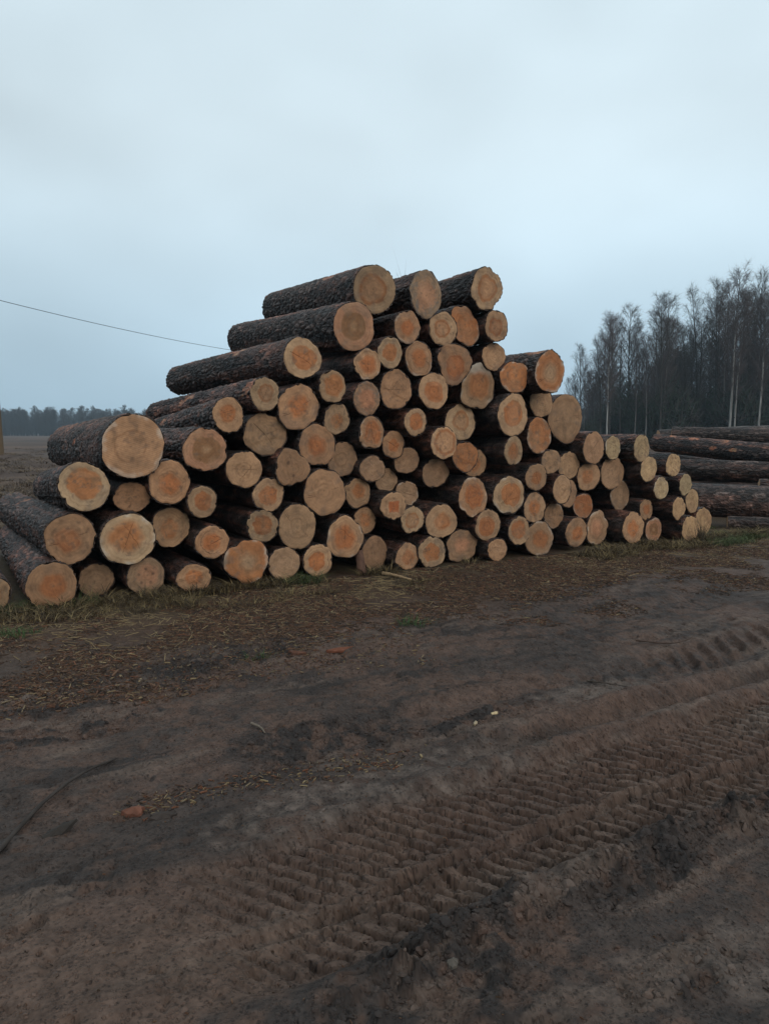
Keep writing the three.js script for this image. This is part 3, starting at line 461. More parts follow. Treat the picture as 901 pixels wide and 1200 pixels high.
// ---------------------------------------------------------------- trees
function tube(out, pts, radii, sides, colour) {   // pts Vector3[], appends to out {pos, idx, col}
  const n = pts.length, b = out.pos.length / 3, up = new THREE.Vector3(), x = new THREE.Vector3(), y = new THREE.Vector3(), t = new THREE.Vector3();
  for (let i = 0; i < n; i++) {
    t.copy(pts[Math.min(n - 1, i + 1)]).sub(pts[Math.max(0, i - 1)]).normalize(); up.set(0, 1, 0); if (Math.abs(t.y) > 0.9) up.set(1, 0, 0.3);
    x.crossVectors(up, t).normalize(); y.crossVectors(t, x);
    const tip = radii[i] <= 0.0001, m = tip ? 1 : sides;
    for (let k = 0; k < m; k++) {
      const a = k / sides * 6.2832, r = radii[i];
      out.pos.push(pts[i].x + (x.x * Math.cos(a) + y.x * Math.sin(a)) * r, pts[i].y + (x.y * Math.cos(a) + y.y * Math.sin(a)) * r, pts[i].z + (x.z * Math.cos(a) + y.z * Math.sin(a)) * r);
      out.col.push(...(typeof colour === 'function' ? colour(pts[i], i / (n - 1), k) : colour));
    }
    if (i) for (let k = 0; k < sides; k++) {
      const p = b + (i - 1) * sides, k2 = (k + 1) % sides;
      if (tip) out.idx.push(p + k, p + k2, b + i * sides); else out.idx.push(p + k, p + k2, p + sides + k, p + k2, p + sides + k2, p + sides + k);
    }
  }
}
const woodMat = new THREE.MeshPhysicalMaterial({ vertexColors: true, roughness: 0.95, specularIntensity: 0.4 });
const V = (x, y, z) => new THREE.Vector3(x, y, z);
function treeGeo(seed, { H = 16, start = 0.3, spread = 0.2, birch = true, limbs = 42, subs = 6, twigs = 7, up = 0.9, twigR = 0.013, droop = 0.5, trunkR = 0.16, sway = 0.4, tip = 0 }) {
  const R = rng(seed), trunk = { pos: [], idx: [], col: [] }, crown = { pos: [], idx: [], col: [] };
  const sx = (R() - 0.5) * sway, sz = (R() - 0.5) * sway, ph = R() * 6;
  const axis = (t) => V(sx * t * t * 2 + 0.12 * Math.sin(t * 5 + ph), t * H, sz * t * t * 2 + 0.1 * Math.sin(t * 4 + ph * 2)), rad = (t) => trunkR * Math.pow(1 - t, 0.8) + 0.012;
  const pts = [], rr = []; for (let i = 0; i <= 22; i++) { pts.push(axis(i / 22)); rr.push(i === 22 ? 0.01 : rad(i / 22)); }
  tube(trunk, pts, rr, 7, (p, f, k) => { if (!birch) { const v = 0.75 + 0.5 * h3(seed, k, Math.round(f * 90)); return [0.05 * v, 0.045 * v, 0.04 * v]; } const dark = h3(seed + k, Math.round(f * 60), 4) > 0.62 || f < 0.05 || f > 0.66; return dark ? [0.08, 0.072, 0.068] : birch === 2 ? [0.27, 0.26, 0.24] : [0.15, 0.14, 0.13]; });
  const tc = birch ? [0.075, 0.058, 0.055] : [0.055, 0.05, 0.046];
  const dirOf = (az, el) => V(Math.cos(az) * Math.cos(el), Math.sin(el), Math.sin(az) * Math.cos(el));
  for (let i = 0; i < limbs; i++) {
    const t = start + (0.985 - start) * Math.pow((i + R()) / limbs, 0.85), az = i * 2.4 + R() * 1.2, prof = Math.pow(Math.sin(Math.PI * clamp((1 - t) / (1 - start) * 0.86 + 0.06)), 0.7), len = H * spread * prof * (0.65 + 0.6 * R()) * (tip ? Math.pow(1.02 - t, tip) * 1.5 : 1);
    const d = dirOf(az, up * (0.75 + 0.4 * R())), b = axis(t), lp = []; let p = b.clone(); const dd = d.clone();
    for (let k = 0; k <= 4; k++) { lp.push(p.clone()); p.addScaledVector(dd, len / 4); dd.y += 0.06 + 0.1 * (R() - 0.5); dd.x += 0.16 * (R() - 0.5); dd.z += 0.16 * (R() - 0.5); dd.normalize(); }
    const r0 = Math.min(rad(t) * 0.55, 0.012 + len * 0.011); tube(crown, lp, [r0, r0 * 0.8, r0 * 0.6, r0 * 0.42, 0.00005], 4, tc);
    for (let s = 0; s < subs; s++) {
      const f = 0.25 + 0.75 * (s + R()) / subs, k = Math.min(3, Math.floor(f * 4)), q = lp[k].clone().lerp(lp[k + 1], f * 4 - k), sl = len * (0.5 - 0.28 * f) * (0.7 + 0.7 * R());
      const sd = d.clone().add(V(R() - 0.5, (R() - 0.35) * 0.8, R() - 0.5).multiplyScalar(1.5)).normalize(), e = q.clone().addScaledVector(sd, sl);
      tube(crown, [q, e], [r0 * 0.35 + 0.004, 0.00005], 3, tc);
      for (let w = 0; w < twigs; w++) {
        const a = q.clone().lerp(e, 0.15 + 0.85 * (w + R()) / twigs), td = sd.clone().multiplyScalar(0.7).add(V(R() - 0.5, R() - 0.5, R() - 0.5).multiplyScalar(1.6)); td.y -= droop * R(); td.normalize();
        const tl = (0.3 + 0.75 * R()) * (tip ? 0.5 + 0.6 * (1 - t) : 1); tube(crown, [a, a.clone().addScaledVector(td, tl)], [twigR, 0.00005], 3, tc);
      }
    }
  }
  return { trunk: geoFrom(trunk.pos, trunk.idx, trunk.col), crown: geoFrom(crown.pos, crown.idx, crown.col) };
}
function proto(seed, o) { const gs = treeGeo(seed, o), g = new THREE.Group(); mesh('trunk', gs.trunk, woodMat, g); mesh('crown', gs.crown, woodMat, g); return g; }
const BO = (i, w) => ({ H: 17 + i, start: 0.3, spread: 0.17, limbs: 50, subs: 6, twigs: 8, droop: 0.55, up: 1.1, birch: w, twigR: 0.0095, trunkR: 0.13, sway: 1 });
const birches = [11, 12, 13, 14].map((s, i) => proto(s, BO(i, 1))), whites = [15, 16, 17].map((s, i) => proto(s, BO(i, 2)));
const darks = [21, 22, 23, 24].map((s, i) => proto(s, { H: 16 + i, start: 0.2, spread: 0.165, birch: false, limbs: 50, subs: 6, twigs: 8, up: 0.95 + 0.1 * i, droop: 0.2, trunkR: 0.12, twigR: 0.0095, sway: 1 }));
const gap = (x) => x;
// x, depth, height, kind (0 birch, 1 dark), label
const FRONT = [
  [24.5, 86, 13.5, 0, 'birch with pale lower trunk at the thin outer edge of the forest'],
  [37.6, 85, 18.4, 0, 'tallest white-trunked birch standing before the dark forest'],
  [38.7, 86, 15.5, 0, 'slim leaning birch sharing its foot with the tallest white-trunked birch'],
  [40.9, 85, 15.5, 0, 'white-trunked birch with bare trunk just beyond the tallest birch'],
  [44.0, 86, 18.8, 0, 'tall spindly birch rising beyond the other white trunks'],
  [30.9, 87, 16.2, 1, 'slender bare tree with narrow pointed crown in the middle of the forest edge'],
];
const PROFILE = [[20.6, 8.5], [22, 10.5], [23.5, 12.4], [25.2, 14.2], [26.6, 14.8], [28, 12.6], [29.2, 13.4], [30.4, 14.8], [31.6, 15.2], [32.8, 12.4], [34, 13], [35.2, 15.8], [36.3, 17.6], [37.4, 18.4], [38.8, 17.2], [40.1, 17.8], [41.3, 19], [42.6, 18.2], [44, 18.6], [45.5, 19], [47, 18.2], [49, 19], [51, 18], [54, 18.5]];
{
  const R = rng(5); let k = 0;
  const plant = (src, x, d, H, h0, turn, name, label, group) => { const c = src.clone(); const s = H / h0; c.scale.set(s * (0.9 + 0.2 * R()), s, s * (0.9 + 0.2 * R())); c.rotation.y = turn; c.position.set(x, groundAt(x, d)[0] - 0.05, -d); put(c, name, label, 'tree', group); };
  FRONT.forEach(([x, d, H, kind, label], i) => plant(kind ? darks[i % 4] : whites[i % 3], x, d, H, kind ? 16 + i % 4 : 17 + i % 3, R() * 6, kind ? 'bare_tree' : 'birch_tree', label, null));
  for (const [x, H] of PROFILE) for (let n = 0; n < 3; n++) {
    const d = 88 + n * 7 + R() * 5, xx = x * d / 86 + (R() - 0.5) * 1.6, b = R() > 0.6, i = k++ % 4;
    plant(b ? birches[i] : darks[i], xx, d, H * (d / 86) * (0.78 + 0.27 * R()) * (n === 0 ? 0.96 : 1), b ? 17 + i : 16 + i, R() * 6, b ? 'birch_tree' : 'bare_tree', b ? 'leafless birch with twiggy crown among the crowded forest trees' : 'leafless dark-trunked tree among the crowded forest trees', b ? 'birches crowded in the forest' : 'dark bare trees crowded in the forest');
  }
}
function instanced(name, geo, mat, list, label, category, group) {   // list of {p, s, q, c}
  const m = new THREE.InstancedMesh(geo, mat, list.length), M = new THREE.Matrix4();
  list.forEach((e, i) => { M.compose(e.p, e.q, e.s); m.setMatrixAt(i, M); if (e.c) m.setColorAt(i, e.c); });
  m.castShadow = m.receiveShadow = true; return put(m, name, label, category, group, 'stuff');
}
const Q = (x, y, z) => new THREE.Quaternion().setFromEuler(new THREE.Euler(x, y, z));
{
  // the depth of the wood behind, and the brush under it
  const R = rng(9), A = treeGeo(31, { H: 16, start: 0.12, spread: 0.2, birch: false, limbs: 40, up: 0.7, twigR: 0.02, droop: 0.2 }), deep = mergeGeometries([A.trunk, A.crown]);
  const list = []; for (let i = 0; i < 240; i++) { const d = 104 + R() * 50, x = d * (0.26 + 0.62 * R()); const top = 13 + 5 * sst(0.3, 0.42, x / d); list.push({ p: V(x, 0, -d), q: Q(0, R() * 6, 0), s: V(1, 1, 1).multiplyScalar(top * (0.42 + 0.32 * R()) / 16 * d / 100) }); }
  instanced('forest_interior', deep, woodMat, list, 'dense mass of bare trees deep inside the forest', 'forest');
  const B = { pos: [], idx: [], col: [] }, R2 = rng(17);
  for (let i = 0; i < 900; i++) { const a = R2() * 6.28, r = Math.sqrt(R2()) * 1.6, y = R2() * 4.4 * (1 - r / 3), p = V(Math.cos(a) * r, y, Math.sin(a) * r), d = V(R2() - 0.5, R2() * 0.8, R2() - 0.5).normalize(); const gr = R2() > 0.45; tube(B, [p, p.clone().addScaledVector(d, 0.5 + R2() * 0.7)], [0.035, 0.00005], 3, gr ? [0.030, 0.040, 0.028] : [0.045, 0.04, 0.036]); }
  const bl = []; for (let i = 0; i < 420; i++) { const d = 87 + R() * 45, x = d * (0.245 + 0.6 * R()); bl.push({ p: V(x, 0, -d), q: Q(0, R() * 6, 0), s: V(1, 1, 1).multiplyScalar((0.7 + 0.8 * R()) * (0.6 + 0.7 * sst(0.26, 0.32, x / d))) }); }
  instanced('undergrowth', geoFrom(B.pos, B.idx, B.col), woodMat, bl, 'dark tangled brush filling the foot of the forest', 'undergrowth');
  // the far wood across the field
  const F = treeGeo(41, { H: 14, start: 0.03, spread: 0.17, birch: false, limbs: 46, subs: 5, twigs: 6, up: 0.85, twigR: 0.05, tip: 0.18, droop: 0.2, trunkR: 0.2 }), farG = mergeGeometries([F.trunk, F.crown]);
  const fl = []; for (let i = 0; i < 3400; i++) { const d = 380 + R() * 60, x = -560 + 1000 * R(), tall = 11.5 + 3.6 * fbm2(x * 0.03, 1, 3, 7) + (R() > 0.93 ? 2 : 0); fl.push({ p: V(x, 0, -d), q: Q(0, R() * 6, 0), s: V(0.8 + 0.6 * R(), 1, 1).multiplyScalar(tall * (R() > 0.6 ? 0.88 + 0.2 * R() : 0.5 + 0.42 * R()) / 14) }); }
  for (let i = 0; i < 1500; i++) fl.push({ p: V(-560 + 1000 * R(), 0, -372 - R() * 30), q: Q(0, R() * 6, 0), s: V(0.6, 0.3 + 0.15 * R(), 0.6) });
  instanced('distant_wood', farG, woodMat, fl, 'hazy dark wood on the horizon across the field', 'wood');
}
// sapling whose twig tips show over the stack
{
  const gs = treeGeo(55, { H: 4.65, start: 0.3, spread: 0.1, birch: false, limbs: 16, subs: 3, twigs: 2, up: 1.25, twigR: 0.0025, trunkR: 0.03, sway: 0.1 }), g = new THREE.Group(); mesh('trunk', gs.trunk, woodMat, g); mesh('crown', gs.crown, woodMat, g);
  g.position.set(0.33, groundAt(0.33, 16.2)[0] - 0.02, -16.2); put(g, 'sapling', 'thin bare sapling with only twig tips showing above the stack', 'sapling');
}
// ---------------------------------------------------------------- power line
const poleMat = new THREE.MeshStandardMaterial({ color: new THREE.Color().setRGB(0.13, 0.08, 0.036), roughness: 0.9, map: grey(256, (u, v) => 0.75 + 0.5 * (tnoise(u, (v * 0.25) % 1, 16, 5, 4) - 0.5)) });
const metalMat = new THREE.MeshStandardMaterial({ color: 0x3c3f42, roughness: 0.6, metalness: 0.6 }), glassMat = new THREE.MeshStandardMaterial({ color: 0x6b5a48, roughness: 0.3 });
function pole(x, d, H, lean, label) {
  const g = new THREE.Group(); mesh('shaft', new THREE.CylinderGeometry(0.15, 0.2, H, 14, 6).translate(0, H / 2, 0), poleMat, g);
  const hook = mesh('hook', new THREE.TorusGeometry(0.1, 0.012, 6, 12, Math.PI).rotateZ(-Math.PI / 2).translate(0.11, H - 0.25, 0), metalMat, g);
  mesh('insulator', new THREE.LatheGeometry([[0.015, 0], [0.05, 0.01], [0.055, 0.05], [0.03, 0.07], [0.045, 0.09], [0.03, 0.13], [0, 0.14]].map(([a, b]) => new THREE.Vector2(a, b)), 12).translate(0.12, H - 0.15, 0), glassMat, hook);
  g.position.set(x, groundAt(x, d)[0] - 0.1, -d); g.rotation.z = lean; return put(g, 'utility_pole', label, 'pole', null);
}
{
  pole(-24.7, 50, 10.2, 0.033, 'brown wooden utility pole on the brown field edge');
  pole(-7.2, 112, 12.05, 0, 'wooden utility pole hidden behind the stack, holding the far wire end');
  const a = V(-25.2, 10.15, -50), b = V(-7.08, 11.9, -112), pts = []; for (let i = 0; i <= 24; i++) { const t = i / 24; pts.push(a.clone().lerp(b, t).add(V(0, -0.9 * 4 * t * (1 - t), 0))); }
  put(mesh('wire', new THREE.TubeGeometry(new THREE.CatmullRomCurve3(pts), 60, 0.021, 5), metalMat), 'power_wire', 'single dark overhead wire sagging away towards the stack', 'wire');
}
// ---------------------------------------------------------------- grass, litter, clods
function bladeTuft(seed, n, hgt, spreadR, wid, flop) {
  const R = rng(seed), pos = [], idx = [], col = [];
  for (let i = 0; i < n; i++) {
    const a = R() * 6.28, r = Math.sqrt(R()) * spreadR, bx = Math.cos(a) * r, bz = Math.sin(a) * r, az = a + (R() - 0.5) * 2, h = hgt * (0.45 + 0.8 * R()), b = flop * (0.3 + R()), w = wid * (0.6 + 0.8 * R()), px_ = -Math.sin(az), pz = Math.cos(az), v = 0.7 + 0.6 * R(), b0 = pos.length / 3;
    for (let k = 0; k <= 3; k++) { const t = k / 3, x = bx + Math.cos(az) * b * h * t * t * 1.3, z = bz + Math.sin(az) * b * h * t * t * 1.3, y = h * (t - 0.45 * b * t * t), ww = w * (1 - t) + 0.0004; pos.push(x - px_ * ww, y, z - pz * ww, x + px_ * ww, y, z + pz * ww); col.push(v, v, v, v, v, v); if (k) { const p = b0 + (k - 1) * 2; idx.push(p, p + 1, p + 2, p + 1, p + 3, p + 2); } }
  }
  return geoFrom(pos, idx, col);
}
const grassMat = new THREE.MeshPhysicalMaterial({ vertexColors: true, roughness: 0.95, specularIntensity: 0.4, side: THREE.DoubleSide });
const RGB = (r, g, b) => new THREE.Color().setRGB(r, g, b);
const inStack = (x, d) => { const q = faceDist(x, d); const u = x * EU.x + (-d + 8.85) * EU.z; return q < 0.02 && q > -4.6 && u > -4.4 && u < 6.25; };
{
  const R = rng(71), tuft = bladeTuft(3, 11, 0.14, 0.08, 0.0036, 1.0), list = [];
  for (let i = 0; i < 5200; i++) {   // along the foot of the stack
    const u = -5.5 + 12.6 * R(), q = 0.02 + Math.pow(R(), 1.5) * (u < 0 ? 1.15 : 0.75), p = P0.clone().addScaledVector(EU, u).addScaledVector(AX, -q), d = -p.z;
    const dens = fbm2(u * 1.6, q * 2, 3, 5); if (dens < (u < 0.4 ? 0.42 : 0.5) + 0.16 * q) continue;
    const green = vn2(u * 0.9, q * 1.2, 9) + (u > 4.8 ? 0.35 : 0) > 0.86, c = green ? RGB(0.05, 0.062, 0.025) : R() > 0.68 ? RGB(0.18, 0.13, 0.062) : R() > 0.45 ? RGB(0.085, 0.06, 0.032) : RGB(0.04, 0.029, 0.018);
    p.y = groundAt(p.x, d)[0] - 0.01; const s = (0.35 + 0.8 * R()) * (1.1 - 0.5 * q); list.push({ p, q: Q((R() - 0.5) * 0.5, R() * 6.28, (R() - 0.5) * 0.5), s: V(s * 1.2, s * 0.85, s * 1.2), c });
  }
  for (let i = 0; i < 1500; i++) {   // by the end of the stack and before the second pile
    const x = 4.9 + R() * 4.5, d = 11.4 + R() * 1.9 + (x - 5) * 0.1; if (inStack(x, d) || fbm2(x, d, 2, 4) < 0.4) continue;
    const s = 0.4 + 0.5 * R(); list.push({ p: V(x, groundAt(x, d)[0] - 0.01, -d), q: Q(0, R() * 6, 0), s: V(s, s * 0.8, s), c: R() > 0.45 ? RGB(0.07, 0.095, 0.03) : RGB(0.12, 0.105, 0.05) });
  }
  for (let i = 0; i < 500; i++) { const u = -6 + 2.1 * R(), q = 0.3 - 3 * R(), p = P0.clone().addScaledVector(EU, u).addScaledVector(AX, -q); if (u > -3.9 && q < 0.1) continue; p.y = groundAt(p.x, -p.z)[0] - 0.01; list.push({ p, q: Q(0, R() * 6, 0), s: V(1, 0.7, 1), c: R() > 0.5 ? RGB(0.09, 0.065, 0.035) : RGB(0.045, 0.032, 0.02) }); }
  for (const [x, d, n, w] of [[0.26, 6.15, 14, 0.14], [-2.95, 6.0, 26, 0.2], [-0.9, 5.3, 6, 0.1]]) for (let i = 0; i < n; i++) { const X = x + (R() - 0.5) * 2 * w, D = d + (R() - 0.5) * 1.2 * w; list.push({ p: V(X, groundAt(X, D)[0] - 0.005, -D), q: Q(0, R() * 6, 0), s: V(0.5, 0.45 + 0.3 * R(), 0.5), c: RGB(0.04, 0.07, 0.025) }); }
  instanced('dry_grass', tuft, grassMat, list, 'matted yellow-brown grass along the foot of the stack', 'grass');
  // dry tussocks over the field
  const field = []; const t2 = bladeTuft(4, 22, 0.3, 0.22, 0.008, 0.9);
  for (let i = 0; i < 9000; i++) { const d = 9.5 + 60 * Math.pow(R(), 1.8), x = -d * (0.62 * R() - 0.06) - 3.6 * R() - 1; if (inStack(x, d) || faceDist(x, d) > -0.3 && x > -5 || fbm2(x * 0.3, d * 0.45, 3, 14) < 0.44) continue; const s = 0.4 + 0.7 * R(); field.push({ p: V(x, groundAt(x, d)[0] - 0.02, -d), q: Q(0, R() * 6, 0), s: V(s * 1.4, s * 0.6, s * 1.4), c: R() > 0.5 ? RGB(0.12, 0.085, 0.055) : RGB(0.06, 0.042, 0.03) }); }
  instanced('field_grass', t2, grassMat, field, 'withered tussocks scattered over the brown field', 'grass');
}
{
  // bark flakes, needles and chips trodden into the strip before the stack
  const R = rng(72), chip = new THREE.BoxGeometry(1, 1, 1, 3, 1, 1), cp = chip.attributes.position; for (let i = 0; i < cp.count; i++) { const x = cp.getX(i); cp.setY(i, cp.getY(i) + 0.25 * Math.cos(x * 3) ); cp.setZ(i, cp.getZ(i) * (1 - Math.abs(x) * 0.8) + 0.08 * Math.sin(x * 5)); } chip.computeVertexNormals();
  const mat = new THREE.MeshPhysicalMaterial({ roughness: 0.9, specularIntensity: 0.4 }), list = [], add = (x, d, len, c) => { const h = groundAt(x, d)[0]; list.push({ p: V(x, h + 0.003, -d), q: Q((R() - 0.5) * 0.35, R() * 6.28, (R() - 0.5) * 0.35), s: V(len, 0.002 + 0.004 * R(), Math.min(0.02, len * (0.06 + 0.26 * R() * R()))), c }); };
  const cols = [RGB(0.105, 0.058, 0.034), RGB(0.085, 0.042, 0.025), RGB(0.045, 0.028, 0.018), RGB(0.033, 0.023, 0.018), RGB(0.21, 0.15, 0.08), RGB(0.13, 0.055, 0.03), RGB(0.14, 0.10, 0.058)];
  for (let i = 0; i < 170000; i++) {
    const u = -5 + 12 * R(), q = 0.1 + 2.9 * R(), p = P0.clone().addScaledVector(EU, u).addScaledVector(AX, -q), x = p.x, d = -p.z;
    const k = fbm2(x * 1.5, d * 1.5, 3, 33) + 0.16 * (1 - Math.abs(q - 1.2)) - 0.05 * (u < -1.5 ? 1 : 0); if (k < 0.40 + 0.2 * R()) continue;
    add(x, d, 0.008 + 0.07 * Math.pow(R(), 3), cols[Math.floor(R() * (R() > 0.75 ? 7 : 4))]);
  }
  for (const [x0, d0, x1, d1, w, n] of [[-2.1, 4.45, -1.3, 4.75, 0.08, 260], [-1.1, 3.15, -0.55, 3.45, 0.09, 320], [-0.5, 3.4, 0.1, 3.75, 0.14, 380], [-2.2, 5.4, -0.7, 5.6, 0.35, 900], [-1.5, 5.2, 0.2, 5.5, 0.4, 1300]]) for (let i = 0; i < n; i++) { const t = R(); add(mix(x0, x1, t) + (R() - 0.5) * 2 * w, mix(d0, d1, t) + (R() - 0.5) * 2 * w, 0.008 + 0.04 * R() * R(), cols[Math.floor(R() * 7)]); }
  for (let i = 0; i < 1500; i++) { const d = 1.9 + 4 * R(), x = (R() - 0.5) * 1.25 * d; add(x, d, 0.004 + 0.016 * R() * R(), cols[Math.floor(R() * 4)]); }
  for (let i = 0; i < 5200; i++) { const u = -4.6 + 11 * R(), q = 0.08 + 2.0 * R() * R() + 0.3 * R(), p = P0.clone().addScaledVector(EU, u).addScaledVector(AX, -q); if (fbm2(p.x * 1.1, p.z * 1.1, 3, 63) < 0.46) continue; const e0 = list.length; add(p.x, -p.z, 0.05 + 0.1 * R(), R() > 0.5 ? cols[4] : cols[6]); list[e0].s.z = 0.003 + 0.003 * R(); }   // flattened straws
  for (let i = 0; i < 700; i++) { const u = -4.4 + 10.6 * R(), q = 0.03 + 0.6 * R() * R(), p = P0.clone().addScaledVector(EU, u).addScaledVector(AX, -q); add(p.x, -p.z, 0.05 + 0.14 * R() * R(), cols[Math.floor(R() * 7)]); }
  instanced('bark_litter', chip, mat, list, 'bark flakes and wood chips trodden into the strip before the stack', 'litter');
  // crumbs and clods of mud
  const clod = new THREE.IcosahedronGeometry(1, 1), q = clod.attributes.position; for (let i = 0; i < q.count; i++) { const x = q.getX(i), y = q.getY(i), z = q.getZ(i), k = 0.65 + 0.7 * vn3(x * 1.7 + 5, y * 1.7, z * 1.7, 3); q.setXYZ(i, x * k, y * k * 0.7, z * k); } clod.computeVertexNormals();
  const cm = new THREE.MeshPhysicalMaterial({ roughness: 0.85, specularIntensity: 0.4 }), cl = [];
  const addC = (x, d, s) => { const [h, r, g, b] = groundAt(x, d), v = 0.7 + 0.35 * R(); cl.push({ p: V(x, h - s * 0.3, -d), q: Q(R() * 6, R() * 6, R() * 6), s: V(s * (0.8 + 0.6 * R()), s, s * (0.8 + 0.5 * R())), c: RGB(r * v, g * v, b * v) }); };
  for (let i = 0; i < 2400; i++) { const s = 1.3 + 3.4 * R(), n = 1.76 + (R() + R() - 1) * 0.13; addC(s * RC - n * RS, s * RS + n * RC, 0.003 + 0.016 * Math.pow(R(), 4)); }
  for (let i = 0; i < 900; i++) { const s = 1.3 + 4 * R(), n = 2.17 + (R() - 0.5) * 0.12 + (R() > 0.6 ? 0.45 : 0); addC(s * RC - n * RS, s * RS + n * RC, 0.003 + 0.009 * R() * R()); }
  for (let i = 0; i < 9000; i++) { const d = 1.9 + 4.6 * R(), x = (R() - 0.5) * 1.3 * d; if (fbm2(x * 1.5 + 4, d * 1.5, 3, 51) < 0.47 && R() > 0.25) continue; addC(x, d, 0.002 + 0.008 * Math.pow(R(), 3)); }
  for (const [X, D, a, c2] of CHURN) for (let i = 0; i < 1100 * a * c2 / 0.1; i++) { const p = (R() * 2 - 1) * a, k = (R() * 2 - 1) * c2; addC(X + p * RC - k * RS, D + p * RS + k * RC, 0.003 + 0.012 * Math.pow(R(), 4)); }
  instanced('mud_clods', clod, cm, cl, 'small crumbs and clods of mud along the wheel tracks', 'mud');
}
// ---------------------------------------------------------------- single pieces lying on the ground
const onGround = (x, d, up = 0) => V(x, groundAt(x, d)[0] + up, -d);
function stick(pts, r, colour, name, label, category) {
  const o = { pos: [], idx: [], col: [] }, P = pts.map(([x, d, up]) => onGround(x, d, up)), cv = new THREE.CatmullRomCurve3(P).getPoints(26), R = rng(Math.round(pts[0][0] * 1000 + 7777));
  tube(o, cv, cv.map((p, i) => i === cv.length - 1 ? 0.00005 : r * (1 - 0.55 * i / cv.length) * (0.85 + 0.3 * R())), 7, () => { const v = 0.7 + 0.6 * R(); return colour.map((c) => c * v); });
  return put(mesh(name, geoFrom(o.pos, o.idx, o.col), woodMat), name, label, category);
}
stick([[-1.47, 2.78, 0.012], [-1.47, 3.0, 0.02], [-1.46, 3.22, 0.018], [-1.39, 3.44, 0.02], [-1.30, 3.64, 0.012]], 0.011, [0.035, 0.028, 0.024], 'fallen_stick', 'long dark curved stick lying in the mud', 'stick');
stick([[-0.72, 4.05, 0.012], [-0.66, 3.98, 0.014], [-0.62, 3.88, 0.01]], 0.008, [0.13, 0.1, 0.075], 'fallen_stick', 'short pale twig lying on dark mud before the stack', 'stick');
stick([[1.32, 4.9, 0.012], [1.42, 4.78, 0.016], [1.52, 4.66, 0.01]], 0.005, [0.06, 0.045, 0.035], 'fallen_stick', 'short brown twig lying between the two wheel tracks', 'stick');
stick([[1.9, 5.72, 0.015], [2.12, 5.62, 0.018], [2.3, 5.72, 0.03], [2.42, 5.9, 0.02]], 0.006, [0.055, 0.035, 0.026], 'fallen_stick', 'crooked brown twig on the road below the litter strip', 'stick');
stick([[-0.02, 8.6, 0.03], [0.12, 8.45, 0.035], [0.3, 8.25, 0.02]], 0.024, [0.30, 0.2, 0.11], 'fallen_stick', 'peeled pale branch piece in the grass at the foot of the stack', 'branch');
function flake(x, d, a, b, th, yaw, tilt, colour, name, label, seed, lift = 0.004) {
  const NA = 18, pos = [], idx = [], col = [], R = rng(seed), rr = []; for (let i = 0; i < NA; i++) rr.push(0.75 + 0.45 * R());
  for (const y of [0, 1]) { pos.push(0, y * th + th * 0.6, 0); col.push(...colour); for (let i = 0; i < NA; i++) { const t = i / NA * 6.2832, k = rr[i] * (y ? 0.93 : 1), X = Math.cos(t) * a * k, Z = Math.sin(t) * b * k; pos.push(X, y * th - 0.6 * th * (Z / b) ** 2 + (R() - 0.5) * th * 0.4, Z); const v = 0.65 + 0.6 * R(); col.push(...colour.map((c) => c * v)); } }
  for (let i = 0; i < NA; i++) { const j = (i + 1) % NA, n = NA + 1; idx.push(0, 1 + i, 1 + j, n, n + 1 + j, n + 1 + i, 1 + i, n + 1 + i, 1 + j, 1 + j, n + 1 + i, n + 1 + j); }
  const g = geoFrom(pos, idx, col).toNonIndexed(); g.computeVertexNormals(); const m = mesh(name, g, woodMat); m.position.copy(onGround(x, d, lift)); m.rotation.set(tilt, yaw, 0); return put(m, name, label, name === 'wood_chip' ? 'wood chip' : 'bark');
}
flake(-1.06, 3.13, 0.045, 0.032, 0.016, 0.4, 0.15, [0.12, 0.05, 0.032], 'bark_piece', 'reddish bark lump lying in the mud below the straw litter', 1);
flake(-0.32, 5.42, 0.10, 0.028, 0.014, 0.35, 0.1, [0.12, 0.045, 0.026], 'bark_piece', 'long rusty-red bark strip in the litter before the stack', 2);
flake(-0.62, 5.36, 0.07, 0.025, 0.012, -0.3, 0.1, [0.09, 0.04, 0.025], 'bark_piece', 'brown bark strip beside the long rusty-red bark strip', 3);
flake(-1.3, 2.95, 0.07, 0.03, 0.014, 0.9, 0.2, [0.03, 0.024, 0.02], 'bark_piece', 'blackish bark piece lying beside the long curved stick', 4);
flake(-0.92, 3.08, 0.055, 0.03, 0.012, 0.2, 0.2, [0.04, 0.03, 0.025], 'bark_piece', 'dark bark piece beside the reddish bark lump', 5);
flake(0.62, 4.22, 0.022, 0.013, 0.01, 0.4, 0.3, [0.50, 0.38, 0.22], 'wood_chip', 'bright cream wood chip on the bank of the smooth furrow', 6);
flake(0.5, 4.12, 0.022, 0.011, 0.01, 1.2, 0.2, [0.30, 0.23, 0.15], 'wood_chip', 'duller tan wood chip beside the bright cream chip', 7);
flake(0.2, 2.14, 0.02, 0.016, 0.014, 0.6, 0.2, [0.085, 0.072, 0.06], 'pebble', 'small grey stone in the churned mud beside the wheel track', 8);
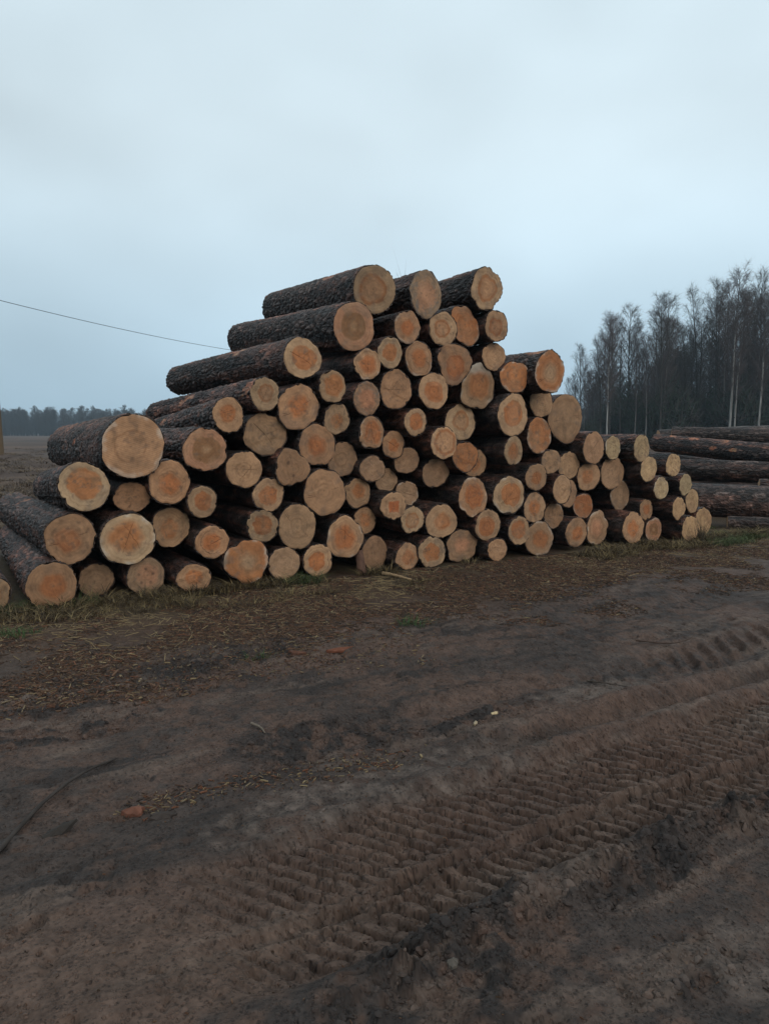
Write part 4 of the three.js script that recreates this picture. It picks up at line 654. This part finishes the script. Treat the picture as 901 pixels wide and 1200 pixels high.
// a slab of bark hanging down between two ground logs
{
  const o = [], ix = [], cl = [], R = rng(61); for (let j = 0; j <= 8; j++) for (let i = 0; i <= 4; i++) for (let k = 0; k < 2; k++) { const w = 0.055 * (1 - 0.03 * j) , x = (i / 4 - 0.5) * 2 * w + (R() - 0.5) * 0.006, y = j / 8 * 0.27, z = 0.03 * (1 - ((i - 2) / 2) ** 2) + k * 0.012; o.push(x, y, z); const v = 0.7 + 0.6 * R(); cl.push(0.11 * v, 0.06 * v, 0.042 * v); }
  const at = (i, j, k) => (j * 5 + i) * 2 + k; for (let j = 0; j < 8; j++) for (let i = 0; i < 4; i++) { ix.push(at(i, j, 1), at(i + 1, j, 1), at(i, j + 1, 1), at(i + 1, j, 1), at(i + 1, j + 1, 1), at(i, j + 1, 1), at(i, j, 0), at(i, j + 1, 0), at(i + 1, j, 0), at(i + 1, j, 0), at(i, j + 1, 0), at(i + 1, j + 1, 0)); }
  for (let j = 0; j < 8; j++) for (const i of [0, 4]) ix.push(at(i, j, 0), at(i, j, 1), at(i, j + 1, 0), at(i, j, 1), at(i, j + 1, 1), at(i, j + 1, 0)); for (let i = 0; i < 4; i++) for (const j of [0, 8]) ix.push(at(i, j, 0), at(i + 1, j, 0), at(i, j, 1), at(i + 1, j, 0), at(i + 1, j, 1), at(i, j, 1));
  const m = mesh('bark_slab', geoFrom(o, ix, cl), woodMat); const p = P0.clone().addScaledVector(EU, -0.29).addScaledVector(AX, 0.02); m.position.set(p.x, 0.0, p.z); m.rotation.set(-0.06, 0.3, 0.12); put(m, 'bark_slab', 'loose brown bark slab leaning between two ground logs', 'bark');
}
// bare twigs growing before the end of the stack
{
  const o = { pos: [], idx: [], col: [] }, R = rng(88); for (let i = 0; i < 26; i++) { const a = R() * 6.28, b = V(Math.cos(a) * 0.05 * R(), 0, Math.sin(a) * 0.05 * R()), t = V((R() - 0.5) * 0.3, 0.18 + 0.22 * R(), (R() - 0.5) * 0.2), m = b.clone().lerp(t, 0.5).add(V((R() - 0.5) * 0.04, 0.03, 0)); tube(o, [b, m, t], [0.004, 0.003, 0.00005], 4, [0.06, 0.045, 0.03]); }
  const m = mesh('twig_tuft', geoFrom(o.pos, o.idx, o.col), woodMat); const p = P0.clone().addScaledVector(EU, 5.2).addScaledVector(AX, -0.3); m.position.set(p.x, groundAt(p.x, -p.z)[0] - 0.01, p.z); put(m, 'twig_tuft', 'small tuft of bare brown twigs before a cream ground log', 'twigs');
}
renderer.render(scene, camera);
